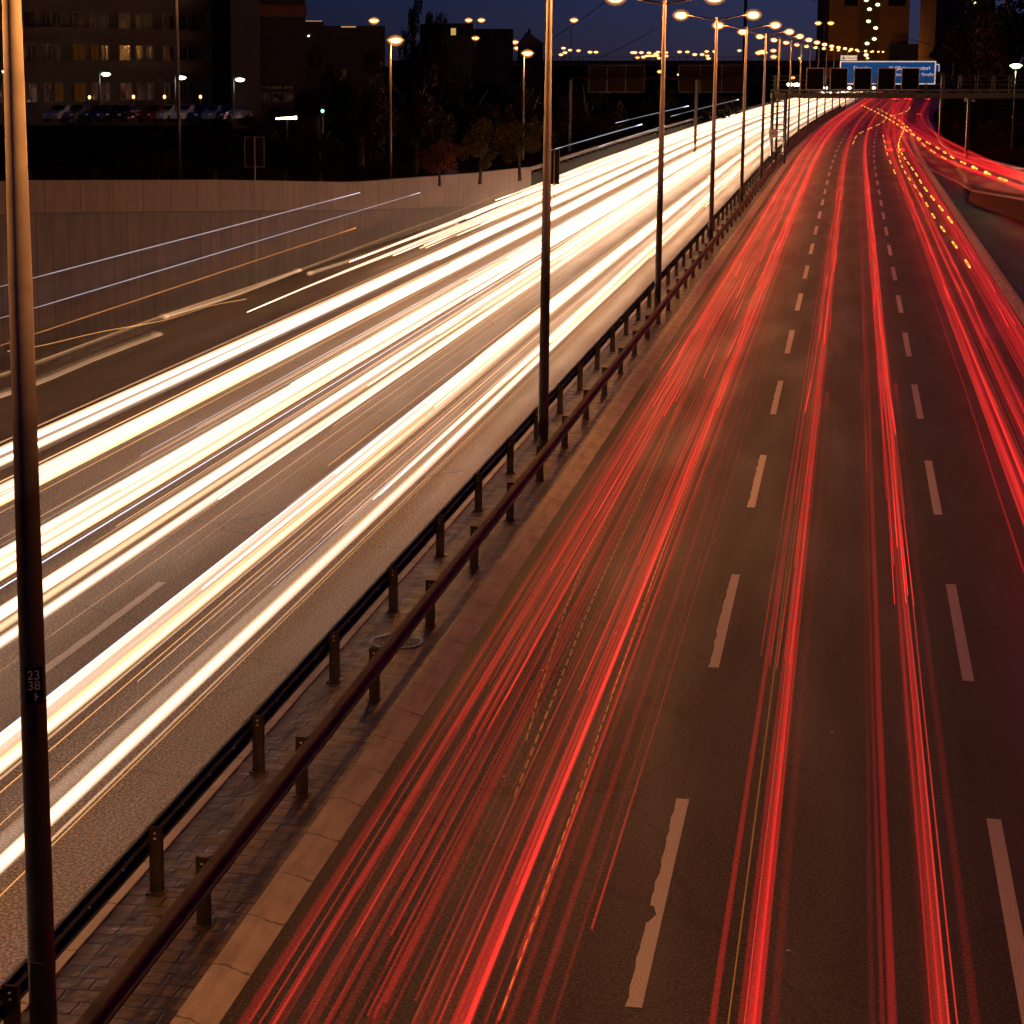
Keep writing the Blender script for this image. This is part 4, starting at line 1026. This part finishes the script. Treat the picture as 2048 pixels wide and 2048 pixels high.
for px, y, w, h in ((609, 72, 2.5, 2.5), (617, 71, 2.5, 2.5), (604.5, 82, 3.5, 16)):
    window(o3, max(.05, (px-606)*k3), Z(y+h, z3), w*k3, h*k3, M['winlit'] if h > 5 else M['lampwhite'], -.05, False)
for px in (684, 690):
    window(o3, (px-606)*k3, Z(153, z3), 3.5*k3, 13*k3, M['winamber'], -.05)
# far dark houses left of second lamp post
for (x0, x1, yt, zc, lb) in ((880, 945, 47, 430, 'dark flat roofed house behind the double headed lamp'), (945, 1025, 58, 470, 'lower dark house with small windows right of the double headed lamp')):
    o, l, tp_, a, z = block(x0, x1, yt, zc, lb, M['facade2'], 12, 'house'); kk = z/4500
    for i in range(4): window(o, l*(.1+.22*i), tp_-2.2, 1.0, 1.3, M['winlit'] if (i == 1 and x0 == 880) else M['glassdark'], -.05, False)
a = atd(1040, 110, 450); gh = empty('gabled_house', (a.x, a.y, zg), YAW, 'dark house with a steep gabled roof left of the second lamp post', 'building'); kk = .1
mb = MB(); mb.box(0, 4.6, 0, 8, -1, atd(1040, 92, 450).z-zg); mb.build('wall', M['facade2'], gh)
zr = atd(1040, 92, 450).z-zg; mb = MB(); mb.v += [(-.3, -.3, zr), (5.4, -.3, zr), (1.6, -.3, zr+2.7), (-.3, 8, zr), (5.4, 8, zr), (1.6, 8, zr+2.7)]
for f in ((0, 1, 2), (5, 4, 3), (1, 4, 5, 2), (0, 2, 5, 3), (0, 3, 4, 1)): mb.f.append(f); mb.uv.append(tuple((0, 0) for _ in f))
rf = mb.build('roof', M['dark_steel'], gh); mb = MB(); mb.box(1.7, 2.2, 2, 2.6, zr+2, zr+3.4); mb.build('chimney', M['balcony'], rf)
# yellow towers
def tower(x0, x1, zc, label):
    a, b_ = atd(x0, 120, zc), atd(x1, 120, zc); d = b_-a; l = Vector((d.x, d.y, 0)).length
    o = empty('tower_block', (a.x, a.y, 0), math.atan2(d.y, d.x), label, 'tower'); mb = MB(); mb.box(0, l, 0, 25, -1, 55); mb.build('wall', M['yellow'], o)
    mb = MB(); mb.box(-.5, l+.5, -.5, 25.5, 55, 56); mb.build('roof', M['facade2'], o); return o, zc/4500, l
tw, kt, tl = tower(1655, 1815, 900, 'tall ochre yellow tower block with a lit stairwell behind the blue sign')
def TZ(py): return atd(1730, py, 900).z
mb = MB(); mb.box((1715-1655)*kt, (1754-1655)*kt, -.6, -.02, 0, 54.8); mb.build('stair_shaft', m_plain('shaft_ochre', (.24, .15, .035), .85, 0, .2, .2), tw)
for x0, x1 in ((1685, 1711), (1772, 1806)): window(tw, (x0-1655)*kt, TZ(12), (x1-x0)*kt, TZ(-25)-TZ(12), M['glassdark'], -.05)
for x, y in ((1727, 1), (1750, 10), (1734, 19), (1733, 43), (1748, 56), (1746, 78), (1732, 87), (1731, 110)):
    mb = MB(); X = (x-1655)*kt; mb.lathe([(.001, -.1), (.45, -.05), (.8, 0), (.45, .05), (.001, .1)], 12, Matrix.Translation((X, -.75, TZ(y))) @ Matrix.Rotation(R(90), 4, 'X'), 1.1, .75); mb.build('stair_lamp', M['winstair'], tw)
t2, _, _ = tower(1868, 1985, 820, 'second ochre tower block fading behind the dark trees at the right')
window(t2, 9.5, TZ(12), 6, 4, M['glassdark'], -.05)
mb = MB(); mb.lathe([(.001, -.1), (.7, 0), (.001, .1)], 12, Matrix.Translation(((1942-1868)*820/4500, -.2, atd(1942, 5, 820).z)) @ Matrix.Rotation(R(90), 4, 'X'), 1.2, .9); mb.build('wall_lamp', M['winstair'], t2)
o5, l5, t5, a5, z5 = block(1812, 1885, 88, 880, 'dark low hall between the two yellow towers', M['facade2'], 20, 'hall')

# glowing globe lamps on the block's forecourt, neon strip, signal
for k, (px, py) in enumerate(((179, 197), (267, 196), (329, 196), (401, 196))):
    p = atd(px, py, 196); o = empty('globe_lamp', (p.x, p.y, zg), 0, 'round globe lamp before the apartment block, %s of four' % ['first from the left', 'second from the left', 'third from the left', 'last on the right'][k], 'globe lamp', 'globe lamps before the apartment block')
    mb = MB(); mb.tube([(0, 0, 0), (0, 0, p.z-zg)], .04, 6); mb.build('post', M['dark_steel'], o)
    mb = MB(); mb.lathe([(.001, -.16), (.1, -.13), (.15, 0), (.1, .13), (.001, .16)], 10, Matrix.Translation((0, 0, p.z-zg+.1)), .9, .9); mb.build('globe', M['lampfar'], o, True)
    point_light(o, (0, -.5, p.z-zg), 5, (1, .7, .4), .15)
p = atd(574, 236, 150); o = empty('neon_strip', tuple(p), YAW, 'horizontal glaring strip of light low between trees left of the green signal', 'light')
mb = MB(); mb.tube([(-.75, 0, -.05), (-.3, 0, -.02), (.3, 0, 0), (.65, 0, .02)], [.05, .07, .08, .11], 8); mb.build('tube', M['neon'], o, True); mb = MB(); mb.box(-.05, .05, 0.05, .12, -2.5, 0); mb.build('post', M['dark_steel'], o)
p = atd(645, 222, 180); o = empty('traffic_signal', (p.x, p.y, 3.2), YAW, 'small signal showing a green light among the dark trees', 'traffic light')
mb = MB(); mb.box(-.18, .18, 0, .2, p.z-3.6, p.z-2.7); mb.tube([(0, .1, 0), (0, .1, p.z-3.5)], .06, 6); mb.build('housing', M['dark_steel'], o)
mb = MB(); mb.lathe([(.001, -.03), (.13, 0), (.13, .01)], 12, Matrix.Translation((0, -.02, p.z-3.2)) @ Matrix.Rotation(R(90), 4, 'X')); mb.build('lens', M['greenlight'], o)

# ================================================================== PARKED CARS
M['carglass'] = m_plain('car_glass', (.01, .012, .016), .08, 0, .1, 1, 0)
def car_mesh(m):
    prof = [(-2.1, .35), (-2.12, .7), (-1.95, .92), (-1.55, .98), (-1.0, 1.38), (.55, 1.42), (1.2, 1.0), (1.95, .85), (2.15, .6), (2.12, .35)]
    bm = bmesh.new(); ring_ = []
    for y, sc in ((-.82, .9), (-.78, 1), (.78, 1), (.82, .9)):
        ring_.append([bm.verts.new((x*(1 if abs(y) < .8 else .985), y*(1-.14*max(0, z-.9)/.5), .35+(z-.35)*(1 if abs(y) < .8 else .97))) for x, z in prof])
    for a, b_ in zip(ring_, ring_[1:]):
        for i in range(len(prof)): bm.faces.new((a[i], a[(i+1) % len(prof)], b_[(i+1) % len(prof)], b_[i]))
    bm.faces.new(ring_[0][::-1]); bm.faces.new(ring_[-1]); me = bpy.data.meshes.new('body'); bm.to_mesh(me); bm.free(); me.materials.append(m); return me
gm = MB()
for sg in (-1, 1):
    gm.quad((-1.0, sg*.76, 1.0), (.55, sg*.76, 1.0), (.42, sg*.72, 1.33), (-.9, sg*.72, 1.33)) ; 
gm.quad((-1.58, -.66, 1.0), (-1.58, .66, 1.0), (-1.08, .6, 1.36), (-1.08, -.6, 1.36)); gm.quad((1.16, -.66, 1.04), (1.16, .66, 1.04), (.64, .6, 1.4), (.64, -.6, 1.4))
gme = gm.mesh('windows', M['carglass'])
wm = MB(); wm.lathe([(.001, -.1), (.31, -.1), (.33, -.06), (.33, .06), (.31, .1), (.001, .1)], 16, Matrix.Rotation(R(90), 4, 'X')); wme = wm.mesh('wheel', M['black'], True)
hm = MB(); hm.box(2.05, 2.16, -.12, .12, .6, .74); hme = hm.mesh('headlight', M['signwhite'])
cols = [('silver', (.5, .5, .52)), ('dark blue', (.02, .04, .12)), ('black', (.01, .01, .012)), ('pale blue', (.2, .28, .4)), ('dark red', (.2, .01, .01)), ('white', (.7, .7, .7)), ('grey', (.15, .15, .16)), ('dark blue estate', (.03, .05, .14))]
cars = [(130, 0), (165, 6), (212, 1), (250, 2), (318, 4), (345, 0), (378, 5), (408, 1), (432, 3), (462, 7)]
where = ['left of the first car park lamp', 'just left of the first car park lamp', 'below the first car park lamp', 'right of the first car park lamp', 'left of the tall dark post', 'behind the tall dark post', 'right of the tall dark post', 'below the rightmost globe lamp', 'before the corner of the apartment block', 'below the lamp at the block corner']
bodies = {}
for k, (px, ci) in enumerate(cars):
    if ci not in bodies:
        bodies[ci] = car_mesh(m_plain('car_paint', cols[ci][1], .2, .3, .1, .5, 0))
    p = atd(px, 236, 186); o = empty('parked_car', (p.x, p.y, p.z-.35), R(75+random.uniform(-8, 8)) + math.pi, '%s car parked %s' % (cols[ci][0], where[k]), 'car', 'cars parked before the apartment block')
    link('body', bodies[ci], None, o); link('windows', gme, None, o)
    for x in (-1.35, 1.35):
        for y in (-.76, .76): w_ = link('wheel', wme, None, o); w_.location = (x, y, .33)
    for y in (-.55, .55): h_ = link('headlight', hme, None, o); h_.location = (0, y, 0)

# ================================================================== TREES
def crown_mesh(name, m, rx, ry, rz, n, leaf, seed, tall=False):
    rng = random.Random(seed); mb = MB(); blobs = []
    for i in range(14):
        a = rng.uniform(0, 6.28); e = rng.uniform(-1, 1); q = rng.uniform(.35, .85)
        blobs.append((Vector((math.cos(a)*rx*q*math.sqrt(1-e*e), math.sin(a)*ry*q*math.sqrt(1-e*e), e*rz*q)), rng.uniform(.22, .45)))
    for i in range(n):
        c, br_ = rng.choice(blobs); v = Vector((rng.gauss(0, 1), rng.gauss(0, 1), rng.gauss(0, 1))).normalized()*rng.uniform(.5, 1.05)*br_
        p = c + Vector((v.x*rx, v.y*ry, v.z*rz*.9)); u = Vector((rng.gauss(0, 1), rng.gauss(0, 1), rng.gauss(0, 1))).normalized(); w = u.orthogonal().normalized()
        s = leaf*rng.uniform(.5, 1.3); mb.quad(p-u*s-w*s*.5, p+u*s-w*s*.4, p+u*s*.8+w*s*.5, p-u*s+w*s*.6)
    return mb.mesh(name, m)
crowns = {}
def tree(px, base_y, zc, hpx, wpx, kind, label, group, zbase=None):
    p = atd(px, base_y, zc); zb_ = p.z if zbase is None else zbase; hgt = hpx*zc/4590; wd = wpx*zc/4590
    root = empty('tree' if hgt > 4 else 'bush', (p.x, p.y, zb_), random.uniform(0, 6), label, 'tree' if hgt > 4 else 'bush', group)
    seed = random.randint(0, 2); key = (kind, seed)
    if key not in crowns: crowns[key] = crown_mesh('crown', M[kind], 1, 1, 1, 4200, .042, seed*7+len(kind))
    c = link('crown', crowns[key], None, root); c.scale = (wd/2, wd/2, hgt*.5); c.location = (0, 0, hgt*.5)
    mb = MB(); mb.tube([(0, 0, -.5), (.03*wd, 0, hgt*.3), (0, .03*wd, hgt*.62)], [.03*hgt+.03, .022*hgt, .008*hgt], 7)
    for a in range(4):
        an = a*1.7; mb.tube([(0, 0, hgt*(.25+.08*a)), (math.cos(an)*wd*.22, math.sin(an)*wd*.22, hgt*(.45+.1*a))], [.012*hgt, .005*hgt], 5)
    mb.build('trunk', M['bark'], root); return root
G1 = 'dark trees behind the left wall'
T = [(60, 345, 95, 110, 150, 'leaf_dark', 'dark bush behind the wall beside the nearest lamp post'),
     (190, 345, 100, 90, 150, 'leaf_dark', 'dark bush behind the wall below the first car park lamp'),
     (318, 350, 92, 62, 60, 'leaf', 'slim lit shrub with yellowish leaves behind the wall, left of the tall dark post'),
     (430, 345, 110, 100, 160, 'leaf_dark', 'dark bush behind the wall left of the brown sign'),
     (570, 345, 120, 90, 150, 'leaf_dark', 'dark bush behind the wall right of the brown sign'),
     (640, 350, 108, 120, 110, 'leaf_dark', 'brown tinted bush behind the wall between sign and single orange lamp'),
     (720, 340, 150, 250, 170, 'leaf_dark', 'tall dark tree beside the single orange lamp'),
     (880, 352, 112, 85, 90, 'leaf_rust', 'rusty autumn bush right of the single orange lamp, low behind the wall'),
     (960, 350, 125, 110, 120, 'leaf', 'green bush behind the wall, left of the orange lamp at the centre'),
     (1040, 345, 135, 120, 100, 'leaf', 'yellow green bush beneath the orange lamp left of the second lamp post'),
     (830, 345, 160, 230, 170, 'leaf_dark', 'tall dark tree in front of the poplar'),
     (940, 340, 200, 215, 180, 'leaf_dark', 'dark tree below the double headed orange lamp'),
     (1060, 330, 230, 200, 170, 'leaf_dark', 'dark tree just left of the second lamp post'),
     (1170, 315, 250, 190, 170, 'leaf_dark', 'dark tree behind the left gantry leg'),
     (1290, 290, 300, 150, 190, 'leaf_dark', 'dark tree behind the gantry sign backs'),
     (1410, 270, 330, 130, 170, 'leaf_dark', 'dark tree right of the gantry sign backs'),
     (640, 300, 190, 215, 120, 'leaf_dark', 'dark tree before the lower dark building'),
     (560, 330, 160, 120, 160, 'leaf_dark', 'dark bush below the glaring strip of light'),
     (300, 320, 150, 80, 180, 'leaf_dark', 'dark hedge bush before the car park, left of the tall dark post'),
     (120, 320, 150, 80, 200, 'leaf_dark', 'dark hedge bush before the car park beside the nearest lamp post'),
     (470, 320, 150, 90, 180, 'leaf_dark', 'dark hedge bush before the corner of the apartment block')]
for q in T: tree(*q, G1)
# poplar
p = atd(845, 200, 300); pt = empty('poplar_tree', (p.x, p.y, 3), 0, 'tall dark poplar standing up against the dusk sky', 'tree', G1)
for k, (dx, top, w) in enumerate(((-1.1, -30, 1.9), (1.3, 5, 1.7), (2.6, 20, 1.2))):
    zt_ = atd(845, top, 300).z-3; me = crown_mesh('crown', M['leaf_dark'], 1, 1, 1, 3500, .04, 90+k); c = link('crown', me, None, pt); c.scale = (w, w, zt_*.48); c.location = (dx, 0, zt_*.52)
    mb = MB(); mb.tube([(dx, 0, -1), (dx, 0, zt_*.9)], [.3, .04], 6); mb.build('trunk', M['bark'], pt)
G2 = 'dark trees on the right hillside'
T2 = [(1905, 150, 300, 90, 110, 'dark tree just right of the blue sign'), (1960, 215, 260, 260, 170, 'tall dark tree behind the gantry walkway'), (2030, 230, 230, 330, 190, 'tallest dark tree at the right edge above the greenish lamp'),
      (1935, 240, 290, 120, 100, 'dark tree behind the small pale board'), (1990, 270, 240, 140, 130, 'dark tree below the gantry walkway'), (2050, 290, 205, 160, 140, 'dark tree at the right edge below the walkway'),
      (1915, 270, 290, 60, 60, 'small bush beside the inside kerb of the slip road'), (2140, 330, 240, 440, 240, 'huge dark tree cut off by the right edge'), (1945, 285, 260, 55, 70, 'low bush on the bank beside the slip road trails'), (1990, 300, 225, 60, 90, 'low bush on the bank above the red slip road trails'), (1985, 120, 400, 150, 200, 'broad dark tree in front of the second tower')]
for (x, by, zc, hp, wp, lb) in T2: tree(x, by, zc, hp, wp, 'leaf_dark' if hp > 70 else 'leaf', lb, G2)

tag(strip([(-24.9, .75), (-24.35, .4)], 153, 154, mb=None).build('grass_tufts', M['grass']), 'rough grass on the bank beyond the wall', None, None, 'stuff') if False else None
print('objects', len(bpy.data.objects))
